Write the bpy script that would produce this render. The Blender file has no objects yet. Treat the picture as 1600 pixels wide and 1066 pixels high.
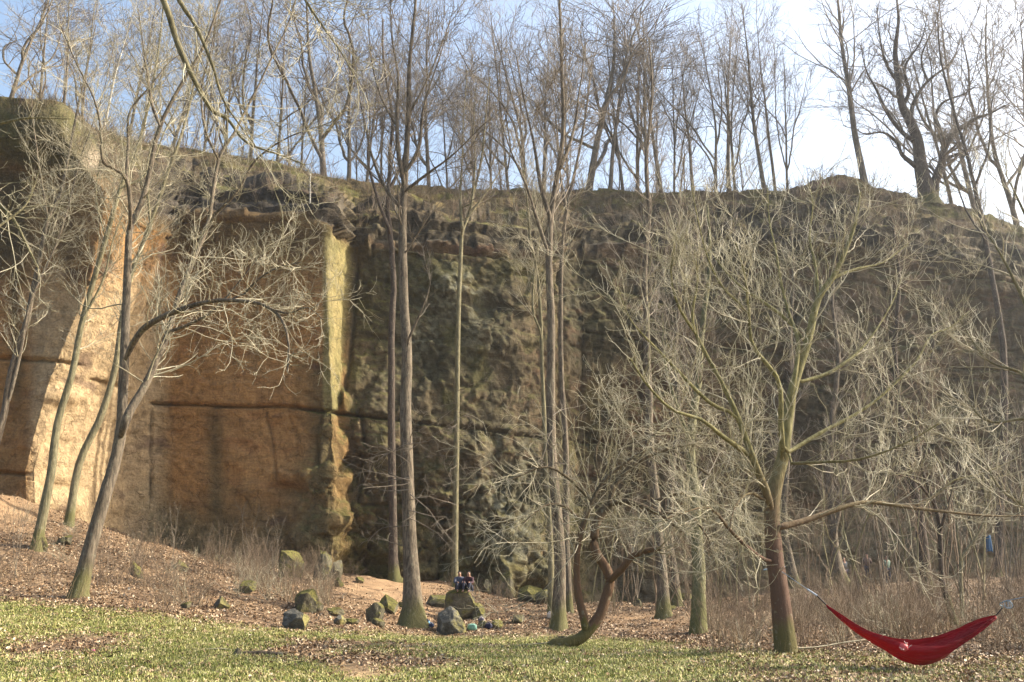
import bpy, math, random
import numpy as np

# ------------------------------------------------------------------ camera, sky, sun, exposure
SC = bpy.context.scene
COL = SC.collection
PITCH = math.radians(12.5)
FPX = 1570.0
EYE = np.array([0.0, 0.0, 1.6])
cam_d = bpy.data.cameras.new('camera')
cam = bpy.data.objects.new('camera', cam_d)
COL.objects.link(cam)
cam.location = EYE
cam.rotation_euler = (math.pi / 2 + PITCH, 0, 0)
cam_d.sensor_width = 36.0
cam_d.lens = 36.0 * FPX / 1600.0
cam_d.clip_start = 0.1
cam_d.clip_end = 3000
SC.camera = cam

SUN_EL, SUN_AZ = 34.0, 11.0          # azimuth in degrees from +X towards +Y
world = bpy.data.worlds.new('World')
SC.world = world
world.use_nodes = True
wn = world.node_tree
sky = wn.nodes.new('ShaderNodeTexSky')
sky.sky_type = 'NISHITA'
sky.sun_disc = False
sky.sun_elevation = math.radians(SUN_EL)
sky.sun_rotation = math.radians(90 - SUN_AZ)
sky.altitude = 0
sky.air_density = 1.3
sky.dust_density = 7.0
sky.ozone_density = 2.0
bg = wn.nodes['Background']
bg.inputs['Strength'].default_value = 0.15
wn.links.new(sky.outputs[0], bg.inputs['Color'])

sd = bpy.data.lights.new('sun', 'SUN')
sd.energy = 4.2
sd.angle = math.radians(0.53)
sd.color = (1.0, 0.9, 0.74)
sun = bpy.data.objects.new('sun', sd)
COL.objects.link(sun)
sun.location = (60, 0, 60)
from mathutils import Vector
sv = Vector((math.cos(math.radians(SUN_EL)) * math.cos(math.radians(SUN_AZ)),
             math.cos(math.radians(SUN_EL)) * math.sin(math.radians(SUN_AZ)), math.sin(math.radians(SUN_EL))))
sun.rotation_euler = sv.to_track_quat('Z', 'Y').to_euler()
SC.view_settings.view_transform = 'Standard'
SC.view_settings.look = 'None'
SC.view_settings.exposure = 1.28
SC.view_settings.gamma = 1.0
SC.view_settings.use_curve_mapping = False
SC.cycles.max_bounces = 5
SC.cycles.diffuse_bounces = 3
SC.cycles.transparent_max_bounces = 4

# ------------------------------------------------------------------ small maths
CT, ST = math.cos(PITCH), math.sin(PITCH)

def ray(px, py):
    px = np.asarray(px, float); py = np.asarray(py, float)
    a = (px - 800) / FPX; b = (533 - py) / FPX
    return a, CT - b * ST, ST + b * CT

def at(px, py, Y):
    """the world point seen at photo pixel (px, py) when it stands Y metres away"""
    a, dy, dz = ray(px, py)
    k = np.asarray(Y, float) / dy
    return np.stack([a * k, dy * k, EYE[2] + dz * k], -1)

def proj(p):
    x, y, z = p[..., 0], p[..., 1], p[..., 2] - EYE[2]
    f = y * CT + z * ST
    u = -y * ST + z * CT
    f = np.where(f < 0.5, 0.5, f)
    return 800 + FPX * x / f, 533 - FPX * u / f

def sstep(a, b, x):
    t = np.clip((x - a) / (b - a), 0, 1)
    return t * t * (3 - 2 * t)

def _hash(ix, iy, iz, s):
    h = (ix * 374761393 + iy * 668265263 + iz * 2147483647 + s * 974634777) & 0xFFFFFFFF
    h = ((h ^ (h >> 13)) * 1274126177) & 0xFFFFFFFF
    h = ((h ^ (h >> 16)) * 2246822519) & 0xFFFFFFFF
    return ((h ^ (h >> 15)) & 0xFFFFFF) / float(0xFFFFFF)

def vnoise(p, seed=0):
    p = np.asarray(p, float)
    i = np.floor(p).astype(np.int64); f = p - i
    u = f * f * (3 - 2 * f)
    r = 0
    for dx in (0, 1):
        for dy in (0, 1):
            for dz in (0, 1):
                w = (u[..., 0] if dx else 1 - u[..., 0]) * (u[..., 1] if dy else 1 - u[..., 1]) * (u[..., 2] if dz else 1 - u[..., 2])
                r = r + w * _hash(i[..., 0] + dx, i[..., 1] + dy, i[..., 2] + dz, seed)
    return r * 2 - 1

def fbm(p, oct=4, seed=0, gain=0.5):
    a, r, t = 1.0, 0, 0
    p = np.asarray(p, float)
    for k in range(oct):
        r = r + a * vnoise(p * (2.03 ** k) + 17.3 * k, seed + k)
        t += a; a *= gain
    return r / t

def voro(p, seed=0):
    """distance to nearest and second cell point and a random value per cell"""
    p = np.asarray(p, float)
    i = np.floor(p).astype(np.int64); f = p - i
    d1 = np.full(p.shape[:-1], 9.0); d2 = d1.copy(); idv = np.zeros(p.shape[:-1]); fac = np.zeros(p.shape[:-1])
    for dx in (-1, 0, 1):
        for dy in (-1, 0, 1):
            for dz in (-1, 0, 1):
                a, b, c = i[..., 0] + dx, i[..., 1] + dy, i[..., 2] + dz
                ox, oy, oz = dx + _hash(a, b, c, seed) - f[..., 0], dy + _hash(a, b, c, seed + 1) - f[..., 1], dz + _hash(a, b, c, seed + 2) - f[..., 2]
                q = np.sqrt(ox ** 2 + oy ** 2 + oz ** 2)
                v = _hash(a, b, c, seed + 3)
                tilt = ox * (_hash(a, b, c, seed + 4) * 2 - 1) + oz * (_hash(a, b, c, seed + 5) * 2 - 1)
                near = q < d1
                d2 = np.where(near, d1, np.minimum(d2, q))
                idv = np.where(near, v, idv); fac = np.where(near, tilt, fac)
                d1 = np.where(near, q, d1)
    return d1, d2, idv, fac

# ------------------------------------------------------------------ object helpers
def np_mesh(name, verts, quads, mat=None, smooth=True, tris=None):
    me = bpy.data.meshes.new(name)
    verts = np.ascontiguousarray(verts, np.float32).reshape(-1, 3)
    quads = np.ascontiguousarray(quads, np.int32).reshape(-1, 4) if quads is not None else np.zeros((0, 4), np.int32)
    tris = np.ascontiguousarray(tris, np.int32).reshape(-1, 3) if tris is not None else np.zeros((0, 3), np.int32)
    me.vertices.add(len(verts))
    me.vertices.foreach_set('co', verts.ravel())
    loops = np.concatenate([quads.ravel(), tris.ravel()])
    me.loops.add(len(loops))
    me.loops.foreach_set('vertex_index', loops)
    n = len(quads) + len(tris)
    me.polygons.add(n)
    starts = np.concatenate([np.arange(len(quads)) * 4, len(quads) * 4 + np.arange(len(tris)) * 3]).astype(np.int32)
    me.polygons.foreach_set('loop_start', starts)
    me.update(calc_edges=True)
    me.polygons.foreach_set('use_smooth', np.full(n, smooth))
    if mat:
        me.materials.append(mat)
    me.validate()
    return me

def link(name, me, parent=None, loc=(0, 0, 0)):
    o = bpy.data.objects.new(name, me)
    COL.objects.link(o)
    o.location = loc
    if parent:
        o.parent = parent
    return o

def tag(o, label=None, cat=None, group=None, kind=None):
    if label: o['label'] = label
    if cat: o['category'] = cat
    if group: o['group'] = group
    if kind: o['kind'] = kind
    return o

def thing(name, label, cat, loc, group=None, rz=0):
    o = bpy.data.objects.new(name, None)
    COL.objects.link(o)
    o.empty_display_size = 0.3
    o.location = loc
    o.rotation_euler = (0, 0, rz)
    return tag(o, label, cat, group)

def copy_tree(o, parent=None):
    c = o.copy(); COL.objects.link(c); c.parent = parent
    for ch in o.children:
        copy_tree(ch, c)
    return c

def set_col(me, name, arr):
    a = me.color_attributes.new(name, 'FLOAT_COLOR', 'POINT')
    c = np.ones((len(arr), 4), np.float32); c[:, :3] = arr
    a.data.foreach_set('color', c.ravel())

def grid_quads(nu, nv):
    a = np.arange(nu * nv).reshape(nu, nv)
    return np.stack([a[:-1, :-1], a[1:, :-1], a[1:, 1:], a[:-1, 1:]], -1).reshape(-1, 4)

# ------------------------------------------------------------------ materials
class NT:
    def __init__(s, name):
        s.m = bpy.data.materials.new(name); s.m.use_nodes = True
        s.t = s.m.node_tree; s.b = s.t.nodes['Principled BSDF']
        s.b.inputs['Roughness'].default_value = 0.9
        s.b.inputs['Specular IOR Level'].default_value = 0.25
    def n(s, ty, **kw):
        x = s.t.nodes.new(ty)
        for k, v in kw.items():
            if k.startswith('i_'):
                x.inputs[int(k[2:]) if k[2:].isdigit() else k[2:]].default_value = v
            else: setattr(x, k, v)
        return x
    def l(s, a, b): s.t.links.new(a, b)
    def noise(s, scale, detail=4, vec=None, rough=0.6, dist=0.0):
        x = s.n('ShaderNodeTexNoise'); x.inputs['Scale'].default_value = scale; x.inputs['Detail'].default_value = detail
        x.inputs['Roughness'].default_value = rough; x.inputs['Distortion'].default_value = dist
        if vec is not None: s.l(vec, x.inputs['Vector'])
        return x.outputs['Fac']
    def ramp(s, fac, stops):
        x = s.n('ShaderNodeValToRGB'); e = x.color_ramp.elements
        while len(e) < len(stops): e.new(0.5)
        for k, (p, c) in enumerate(stops):
            e[k].position = p; e[k].color = (*c, 1) if len(c) == 3 else c
        s.l(fac, x.inputs[0]); return x.outputs[0]
    def mix(s, fac, a, b, mode='MIX'):
        x = s.n('ShaderNodeMix', data_type='RGBA', blend_type=mode)
        for v, k in ((fac, 0), (a, 6), (b, 7)):
            if isinstance(v, (int, float)): x.inputs[k].default_value = v
            elif isinstance(v, tuple): x.inputs[k].default_value = (*v, 1)
            else: s.l(v, x.inputs[k])
        return x.outputs[2]
    def math(s, op, a, b=0.0, clamp=False):
        x = s.n('ShaderNodeMath', operation=op, use_clamp=clamp)
        for v, k in ((a, 0), (b, 1)):
            if isinstance(v, (int, float)): x.inputs[k].default_value = v
            else: s.l(v, x.inputs[k])
        return x.outputs[0]
    def bump(s, h, strength, dist=0.05, prev=None):
        x = s.n('ShaderNodeBump'); x.inputs['Strength'].default_value = strength; x.inputs['Distance'].default_value = dist
        s.l(h, x.inputs['Height'])
        if prev is not None: s.l(prev, x.inputs['Normal'])
        s.l(x.outputs[0], s.b.inputs['Normal']); return x.outputs[0]
    def coord(s, which='Object'):
        return s.n('ShaderNodeTexCoord').outputs[which]
    def scaled(s, vec, sc):
        x = s.n('ShaderNodeMapping'); x.inputs['Scale'].default_value = sc
        s.l(vec, x.inputs[0]); return x.outputs[0]

def g3(v): return (v, v, v)

def bark_mat(name, c1, c2, moss=(0.10, 0.10, 0.03), moss_h=0.5, low=None, low_h=2.0, scale=1.0):
    m = NT(name); co = m.coord()
    st = m.scaled(co, (1, 1, 0.18))
    n1 = m.noise(16 * scale, 7, st, 0.75); n2 = m.noise(2.2, 5, co, 0.7)
    col = m.mix(m.ramp(n1, [(0.40, g3(0)), (0.60, g3(1))]), c1, c2)
    col = m.mix(0.7, col, m.ramp(n2, [(0.3, g3(0.55)), (0.7, g3(1.25))]), 'MULTIPLY')
    sep = m.n('ShaderNodeSeparateXYZ'); m.l(co, sep.inputs[0]); z = sep.outputs[2]
    if low is not None:
        f = m.math('SUBTRACT', 1.0, m.math('DIVIDE', m.math('ADD', z, m.math('MULTIPLY', n2, -1.6)), low_h))
        col = m.mix(m.math('MULTIPLY', f, 1.6, True), col, low)
    if moss_h > 0:
        f = m.math('SUBTRACT', 1.0, m.math('DIVIDE', m.math('ADD', z, m.math('MULTIPLY', m.noise(5, 4, st), -0.75)), moss_h), True)
        col = m.mix(m.math('MULTIPLY', f, 0.75, True), col, moss)
    # lichen flecks
    fl = m.ramp(m.noise(9, 4, co), [(0.6, g3(0)), (0.68, g3(1))])
    col = m.mix(m.math('MULTIPLY', fl, 0.45), col, (0.24, 0.25, 0.18))
    m.l(col, m.b.inputs['Base Color'])
    m.bump(n1, 1.0, 0.05)
    return m.m

def twig_mat(name, c1, c2):
    m = NT(name); co = m.coord()
    n1 = m.noise(1.3, 2, co)
    m.l(m.mix(m.ramp(n1, [(0.35, g3(0)), (0.65, g3(1))]), c1, c2), m.b.inputs['Base Color'])
    m.b.inputs['Roughness'].default_value = 0.7
    return m.m

BARK_GREY = bark_mat('bark_grey', (0.07, 0.056, 0.042), (0.20, 0.165, 0.12), moss_h=0.55)
BARK_GREEN = bark_mat('bark_green', (0.11, 0.10, 0.055), (0.24, 0.215, 0.13), moss_h=0.45)
BARK_DARK = bark_mat('bark_dark', (0.045, 0.034, 0.027), (0.11, 0.085, 0.065), moss_h=0.5)
BARK_LOG = bark_mat('bark_log', (0.05, 0.038, 0.028), (0.14, 0.11, 0.075), moss_h=0.0)
BARK_NEAR = bark_mat('bark_yellow_green', (0.14, 0.13, 0.05), (0.28, 0.26, 0.13), moss_h=0.3, low=(0.115, 0.07, 0.05), low_h=2.9)
BARK_RED = bark_mat('bark_reddish', (0.06, 0.048, 0.03), (0.17, 0.13, 0.08), moss_h=0.06, low=(0.14, 0.085, 0.052), low_h=2.0)
BARK_RIM = bark_mat('bark_rim', (0.10, 0.085, 0.07), (0.22, 0.19, 0.15), moss_h=0.0)
BIRCH = bark_mat('bark_birch', (0.45, 0.43, 0.38), (0.72, 0.70, 0.65), moss_h=0.0, scale=0.4)
TWIG_PALE = twig_mat('twig_pale', (0.20, 0.18, 0.115), (0.43, 0.395, 0.29))
TWIG_YELLOW = twig_mat('twig_yellow', (0.20, 0.185, 0.105), (0.45, 0.42, 0.32))
TWIG_GREY = twig_mat('twig_grey', (0.12, 0.10, 0.075), (0.23, 0.195, 0.15))
TWIG_RIM = twig_mat('twig_rim', (0.15, 0.127, 0.105), (0.27, 0.235, 0.19))
TWIG_DULL = twig_mat('twig_dull_green', (0.13, 0.12, 0.06), (0.24, 0.215, 0.12))
TWIG_BROWN = twig_mat('twig_brown', (0.11, 0.08, 0.055), (0.22, 0.165, 0.11))

# ------------------------------------------------------------------ the ground
_gc = [  # (photo px, photo py, distance)
    (800, 1066, 13.8), (0, 1066, 13.6), (1600, 1066, 13.8), (400, 1040, 15.8), (1225, 1022, 18.4), (1500, 1024, 18.2), (900, 1030, 17.0),
    (0, 955, 21.5), (125, 938, 22.5), (300, 965, 22.5), (460, 985, 24), (-300, 955, 20),
    (60, 858, 33), (200, 895, 31), (330, 925, 30), (450, 950, 31), (0, 880, 30), (-200, 850, 32),
    (0, 772, 43.5), (105, 822, 41), (190, 838, 47), (300, 868, 49), (440, 893, 50.5), (-300, 745, 39.5),
    (530, 900, 50), (600, 903, 53), (560, 915, 46), (640, 930, 42), (640, 982, 31), (705, 990, 29.5), (770, 985, 32), (700, 915, 52),
    (790, 935, 50), (850, 945, 52), (875, 985, 31.5), (905, 1002, 25), (930, 950, 58), (1037, 967, 38), (1057, 947, 45), (1092, 992, 30.5),
    (1100, 938, 59), (1300, 920, 58), (1450, 912, 56), (1600, 905, 58), (1240, 935, 47), (1450, 935, 42), (1600, 930, 40), (1490, 975, 26), (1300, 975, 26),
    (1750, 985, 25), (1900, 905, 58),
]
_cp = np.array([at(a, b, c) for a, b, c in _gc])
_far = np.array([(-60, 0, 0.8), (-30, 0, 0.2), (0, -10, 0), (30, 0, 0), (60, 0, 0), (60, 40, 0.3), (60, 75, 0.8), (0, 75, 0), (-30, 75, 5), (-60, 60, 8), (-60, 30, 4), (-20, 8, 0), (20, 8, 0), (0, 5, 0), (0, -60, 0), (-60, -60, 0), (60, -60, 0)], float)
_cp = np.concatenate([_cp, _far])
def _tps(r2): return r2 * np.log(r2 + 1e-6) * 0.5
_D = ((_cp[:, None, :2] - _cp[None, :, :2]) ** 2).sum(-1)
_N = len(_cp)
_A = np.zeros((_N + 3, _N + 3))
_A[:_N, :_N] = _tps(_D) + np.eye(_N) * 3.0
_A[:_N, _N] = 1; _A[:_N, _N + 1:] = _cp[:, :2]; _A[_N, :_N] = 1; _A[_N + 1:, :_N] = _cp[:, :2].T
_W = np.linalg.solve(_A, np.concatenate([_cp[:, 2], [0, 0, 0]]))

def G(x, y, fine=True):
    x = np.asarray(x, float); y = np.asarray(y, float)
    shp = x.shape
    xx = np.clip(x.ravel(), -60, 60); yy = np.clip(y.ravel(), -60, 75)
    out = np.empty(len(xx))
    for s in range(0, len(xx), 20000):
        a, b = xx[s:s + 20000], yy[s:s + 20000]
        r2 = (a[:, None] - _cp[None, :, 0]) ** 2 + (b[:, None] - _cp[None, :, 1]) ** 2
        out[s:s + 20000] = _tps(r2) @ _W[:_N] + _W[_N] + a * _W[_N + 1] + b * _W[_N + 2]
    if fine:
        p = np.stack([x.ravel(), y.ravel(), np.zeros(len(xx))], -1)
        bank = sstep(22, 28, yy) 
        out = out + fbm(p * 0.45, 3, 5) * (0.06 + 0.20 * bank) + fbm(p * 1.6, 3, 9) * (0.06 + 0.09 * bank)
    return out.reshape(shp)

def hit(px, py):
    Y = np.arange(9, 75, 0.08)
    p = at(px, py, Y)
    g = G(p[:, 0], p[:, 1])
    foot = np.interp(px, CPX[:, 0, 0], CPX[:, 0, 2]) - 1.6
    k = np.nonzero((p[:, 2] < g) | (Y > foot))[0]
    i = k[0] if len(k) else len(Y) - 1
    q = p[i].copy(); q[2] = g[i]
    return q

def grass_amount(px, py):
    edge = np.interp(px, [-400, 0, 200, 400, 600, 860, 1000, 1150, 1600], [930, 938, 956, 980, 990, 994, 1002, 1018, 1030])
    return sstep(-8, 12, py - edge)

_xs = np.concatenate([np.linspace(-900, -60, 12), np.linspace(-55, -33, 10), np.arange(-31, 33, 0.2), np.linspace(34, 60, 12), np.linspace(70, 900, 12)])
_ys = np.concatenate([np.linspace(-900, -60, 10), np.linspace(-50, 8, 24), np.arange(9, 30, 0.16), np.arange(30, 63, 0.25), np.linspace(64, 90, 12), np.linspace(110, 1500, 10)])
_X, _Y = np.meshgrid(_xs, _ys, indexing='ij')
_Z = G(_X, _Y)
_P = np.stack([_X, _Y, _Z], -1).reshape(-1, 3)
gme = np_mesh('ground', _P, grid_quads(len(_xs), len(_ys)))
_px, _py = proj(_P)
_py = np.where(_P[:, 1] < 12, 1080, _py)
ga = grass_amount(_px, _py)
nz = fbm(_P * np.array([0.55, 0.55, 0]), 4, 31)
nz2 = fbm(_P * np.array([1.7, 1.7, 0]), 3, 77)
ga = ga * sstep(-0.42, -0.05, nz + 0.25 * nz2 - 0.22 * sstep(1000, 1150, _px) * sstep(1015, 1035, _py) * 1.6 - 0.15 * sstep(300, 0, _px) * sstep(985, 960, _py))
def blob(px, py, cx, cy, rx, ry):
    return np.exp(-(((px - cx) / rx) ** 2 + ((py - cy) / ry) ** 2))
dirt = 1.1 * blob(_px, _py, 610, 915, 80, 18) + 0.7 * blob(_px, _py, 620, 945, 60, 25) + 1.0 * blob(_px, _py, 15, 800, 50, 28) + 0.8 * blob(_px, _py, 560, 1052, 90, 14) + 0.7 * blob(_px, _py, 1020, 965, 80, 9) + \
    0.7 * blob(_px, _py, 645, 955, 40, 12)
dirt = np.clip(dirt + 0.25 * nz2, 0, 1)
dirt = np.where(_P[:, 1] < 11, 0, dirt)
set_col(gme, 'mask', np.stack([np.clip(ga, 0, 1), dirt, np.clip(nz * 0.5 + 0.5, 0, 1)], -1))
m = NT('forest_floor')
ca = m.n('ShaderNodeVertexColor', layer_name='mask'); sp = m.n('ShaderNodeSeparateColor'); m.l(ca.outputs[0], sp.inputs[0])
gco = m.coord()
vn = m.n('ShaderNodeTexVoronoi'); vn.inputs['Scale'].default_value = 13; m.l(gco, vn.inputs['Vector'])
leafc = m.ramp(vn.outputs['Color'], [(0.1, (0.05, 0.033, 0.02)), (0.4, (0.11, 0.07, 0.04)), (0.65, (0.17, 0.11, 0.062)), (0.9, (0.25, 0.18, 0.11))])
grassc = m.ramp(m.noise(5, 6, gco), [(0.3, (0.10, 0.10, 0.035)), (0.5, (0.20, 0.19, 0.075)), (0.7, (0.36, 0.30, 0.17))])
dirtc = m.ramp(m.noise(3, 5, gco), [(0.3, (0.24, 0.15, 0.08)), (0.7, (0.38, 0.26, 0.15))])
c = m.mix(sp.outputs[0], leafc, grassc)
c = m.mix(sp.outputs[1], c, dirtc)
c = m.mix(0.5, c, m.ramp(m.noise(0.6, 4, gco), [(0.3, g3(0.6)), (0.7, g3(1.3))]), 'MULTIPLY')
m.l(c, m.b.inputs['Base Color'])
m.bump(m.math('ADD', m.noise(22, 4, gco), m.math('MULTIPLY', vn.outputs['Distance'], 0.8)), 0.8, 0.04)
gme.materials.append(m.m)
tag(link('ground', gme), 'leaf covered meadow and quarry floor rising to a bank on the left', kind='structure')

# ------------------------------------------------------------------ the cliff: columns of (px, py, distance) at eight levels
ROWS = ['foot', 'low', 'crack', 'up', 'rim', 'ledge', 'crest']
_cols = [
    [(-420, 735, 44), (-420, 690, 44.4), (-420, 560, 45), (-420, 400, 45.4), (-420, 230, 46), (-420, 180, 42), (-420, 110, 45)],
    [(-150, 755, 45), (-150, 700, 45.2), (-150, 560, 45.4), (-150, 400, 45.8), (-150, 250, 46.4), (-150, 190, 45), (-150, 140, 46)],
    [(0, 772, 44.8), (0, 735, 44.9), (0, 560, 45.1), (0, 400, 45.6), (0, 262, 46.2), (0, 215, 45.0), (0, 152, 45)],
    [(40, 792, 44.4), (38, 735, 44.4), (75, 600, 44.6), (140, 440, 44.9), (165, 300, 45.4), (95, 212, 45), (92, 168, 46.5)],
    [(56, 802, 44.6), (54, 735, 44.6), (88, 600, 44.9), (163, 440, 45.3), (203, 345, 45.9), (160, 235, 47), (150, 200, 51)],
    [(150, 832, 48.0), (140, 735, 47.6), (165, 600, 47.6), (215, 470, 47.8), (240, 358, 48.0), (210, 250, 51), (200, 214, 55)],
    [(193, 838, 50.4), (198, 735, 50.4), (224, 600, 50.4), (250, 480, 50.4), (268, 372, 50.4), (255, 262, 53), (235, 222, 57)],
    [(262, 862, 51.2), (262, 745, 51.2), (264, 632, 51.3), (276, 480, 51.3), (284, 345, 51.4), (300, 285, 54), (300, 232, 59)],
    [(440, 893, 50.9), (440, 780, 50.9), (440, 636, 50.9), (440, 500, 50.9), (438, 338, 51), (445, 300, 53.5), (430, 250, 60)],
    [(492, 898, 50.2), (500, 770, 50.5), (505, 641, 50.75), (497, 500, 50.75), (492, 352, 50.8), (500, 322, 52.5), (495, 268, 61)],
    [(515, 900, 50.3), (524, 770, 50.7), (520, 642, 50.8), (513, 500, 50.75), (507, 358, 50.8), (515, 326, 52.4), (512, 274, 61)],
    [(545, 903, 52.0), (543, 770, 52.2), (530, 642, 52.2), (541, 500, 54.2), (549, 385, 55.2), (552, 336, 56.4), (548, 280, 62)],
    [(600, 906, 52.6), (600, 775, 52.6), (600, 653, 52.6), (600, 500, 54.1), (600, 388, 55.1), (604, 335, 57.2), (600, 286, 63)],
    [(720, 920, 52.8), (720, 795, 53), (720, 668, 53.2), (720, 500, 54.4), (720, 393, 55.3), (720, 342, 57.5), (720, 294, 65)],
    [(800, 936, 53), (800, 805, 53.6), (800, 676, 54.2), (800, 500, 55.2), (800, 398, 55.8), (800, 348, 58), (800, 298, 66)],
    [(866, 946, 54.4), (866, 810, 55), (866, 682, 55.8), (866, 505, 56.6), (866, 402, 57), (866, 352, 59), (866, 300, 66)],
    [(905, 948, 58.5), (905, 815, 58.5), (905, 685, 58.5), (905, 505, 58.5), (905, 403, 59), (905, 355, 62), (905, 300, 67)],
    [(1100, 938, 60), (1100, 800, 60), (1100, 670, 60), (1100, 520, 60.3), (1100, 400, 61.5), (1100, 352, 63), (1100, 297, 68)],
    [(1220, 930, 61.5), (1220, 800, 61.5), (1220, 660, 61.5), (1220, 520, 61.5), (1220, 395, 62), (1220, 340, 63.5), (1220, 297, 68)],
    [(1310, 922, 61.5), (1310, 800, 61.5), (1310, 650, 61.5), (1310, 520, 61.8), (1310, 392, 62), (1310, 335, 63.5), (1310, 276, 67)],
    [(1450, 914, 62), (1450, 790, 62), (1450, 650, 62.3), (1450, 530, 62.6), (1450, 418, 63), (1450, 372, 64.5), (1450, 312, 68)],
    [(1600, 908, 63), (1600, 790, 63.2), (1600, 650, 63.5), (1600, 540, 63.8), (1600, 440, 64), (1600, 405, 65.5), (1600, 352, 69)],
    [(2050, 898, 67), (2050, 790, 67), (2050, 680, 67.2), (2050, 590, 67.5), (2050, 520, 68), (2050, 490, 69), (2050, 440, 73)],
]
CPX = np.array(_cols, float)            # (nc, 7, 3) in photo pixels + distance
nc = len(CPX)
# u sampling: a sample roughly every 2.4 px or 0.09 m
CW = at(CPX[..., 0], CPX[..., 1], CPX[..., 2])
us = []
for i in range(nc - 1):
    d = max(np.linalg.norm(CW[i + 1, :, :2] - CW[i, :, :2], axis=-1).mean() / 0.095, 3)
    if CPX[i, 0, 0] < -60 or CPX[i + 1, 0, 0] > 1700: d /= 4
    us.append(i + np.arange(int(d)) / int(d))
us = np.concatenate(us + [[nc - 1]])
vs = []
for j in range(6):
    d = [44, 60, 58, 50, 22, 22][j]
    vs.append(j + np.arange(d) / d)
vs = np.concatenate(vs + [[6]])
def lerp_grid(A, us, vs):
    i = np.clip(np.floor(us).astype(int), 0, nc - 2); f = (us - i)[:, None, None]
    B = A[i] * (1 - f) + A[i + 1] * f
    j = np.clip(np.floor(vs).astype(int), 0, 5); g = (vs - j)[None, :, None]
    return B[:, j] * (1 - g) + B[:, j + 1] * g
S = lerp_grid(CW, us, vs)
SPX = lerp_grid(CPX[..., :2].copy(), us, vs)
PX, PY = SPX[..., 0], SPX[..., 1]
VV = np.broadcast_to(vs[None, :], PX.shape)
# extra rows: below the foot, and the plateau behind the crest
below = S[:, :1].copy(); below[..., 2] -= 4.0
tu = np.gradient(S, axis=0); tv = np.gradient(S, axis=1)
NRM = np.cross(tu, tv); NRM /= np.linalg.norm(NRM, axis=-1, keepdims=True) + 1e-9
# smooth the normals across the aretes a little
for _ in range(1):
    NRM[1:-1] = (NRM[:-2] + NRM[1:-1] * 2 + NRM[2:]) / 4
NRM /= np.linalg.norm(NRM, axis=-1, keepdims=True) + 1e-9
if NRM[len(us) // 2, 60, 1] > 0: NRM = -NRM
Q = S * np.array([1, 1, 1.0])
left = sstep(560, 500, PX)                       # the smooth orange walls
face = sstep(4.15, 3.9, VV)                      # below the rim
slope = 1 - face
rough = (1 - left) * 1.0 + left * 0.16
foot_px = sstep(690, 760, PY) * sstep(380, 470, PX)
pilz = sstep(496, 502, PX) * sstep(556, 550, PX) * sstep(655, 640, PY) * face
rough = rough * (1 - 0.93 * pilz)
rough = np.maximum(rough, 0.75 * foot_px * left)
rough = np.maximum(rough, 0.9 * sstep(640, 660, PY) * sstep(478, 510, PX) * left)
disp = 0.40 * fbm(Q * np.array([0.16, 0.16, 0.12]), 3, 3)
v1 = voro(Q * np.array([0.42, 0.42, 0.30]) + 0.35 * fbm(Q * 0.5, 2, 41)[..., None], 11)
v2 = voro(Q * np.array([1.1, 1.1, 0.8]) + 0.3 * fbm(Q * 1.3, 2, 43)[..., None], 23)
v3 = voro(Q * np.array([2.6, 2.6, 2.0]), 53)
low_r = 0.27 + 0.5 * sstep(690, 790, PY) * sstep(480, 520, PX) * sstep(900, 860, PX) + 0.0 * slope
disp = disp + rough * low_r * (0.55 * (v1[2] - 0.5) + 0.95 * v1[3] + 0.30 * (v2[2] - 0.5) + 0.7 * v2[3] + 0.12 * (v3[2] - 0.5) + 0.26 * v3[3] + 0.16 * fbm(Q * 0.8, 4, 7))
# thin spalled plates on the orange walls: low terraces with sharp edges
pl = fbm(Q * np.array([0.35, 0.35, 0.5]), 4, 301) * 3.2
disp = disp + left * (np.floor(pl) * 0.055 + 0.012 * np.floor(fbm(Q * np.array([1.1, 1.1, 1.6]), 3, 311) * 5))
pl2 = fbm(Q * np.array([0.30, 0.30, 0.42]), 4, 321) * 4
disp = disp + (1 - left) * (np.floor(pl2) * 0.10)
disp = disp + 0.03 * fbm(Q * np.array([2.2, 2.2, 3.5]), 4, 8) + 0.05 * left * fbm(Q * np.array([0.7, 0.7, 0.5]), 3, 12)
# strata: beds of the right-hand walls stand proud or back
bed = (S[..., 2] * 0.55 + 0.06 * S[..., 0] + 0.5 * fbm(Q * 0.12, 2, 61))
bi = np.floor(bed).astype(np.int64); bf = bed - bi
bh = _hash(bi, bi * 0, bi * 0, 5)
disp = disp + (1 - left) * (0.12 * (bh - 0.5) - 0.12 * sstep(0.10, 0.0, np.minimum(bf, 1 - bf))) * (0.5 + 0.5 * sstep(800, 950, PX))
pylines = [   # bedding cracks as drawn on the wall: points, width px, depth m, step of the wall below it
    ([(-100, 555), (0, 557), (70, 562), (130, 572)], 2.0, 0.35, 0.1),
    ([(140, 592), (190, 604), (215, 612)], 2.2, 0.25, 0.12),
    ([(-60, 735), (0, 737), (48, 741)], 2.4, 0.35, 0.12),
    ([(236, 630), (340, 634), (440, 635), (523, 643), (600, 655), (680, 662), (740, 668), (850, 682), (900, 688)], 1.8, 0.5, 0.08),
    ([(560, 790), (640, 785), (700, 792), (760, 800)], 2.2, 0.35, 0.12),
    ([(570, 523), (640, 528), (700, 520)], 2.5, 0.25, 0.1),
    ([(900, 520), (1100, 540), (1300, 560), (1600, 580)], 2.0, 0.35, 0.1),
    ([(900, 690), (1100, 700), (1300, 690), (1600, 700)], 2.0, 0.35, 0.1),
    ([(540, 374), (620, 380), (720, 392), (860, 398), (1000, 400), (1250, 398), (1600, 440)], 3.0, 0.5, 0.15),
]
wob = 2.2 * fbm(Q * 0.9, 3, 91)
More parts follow.
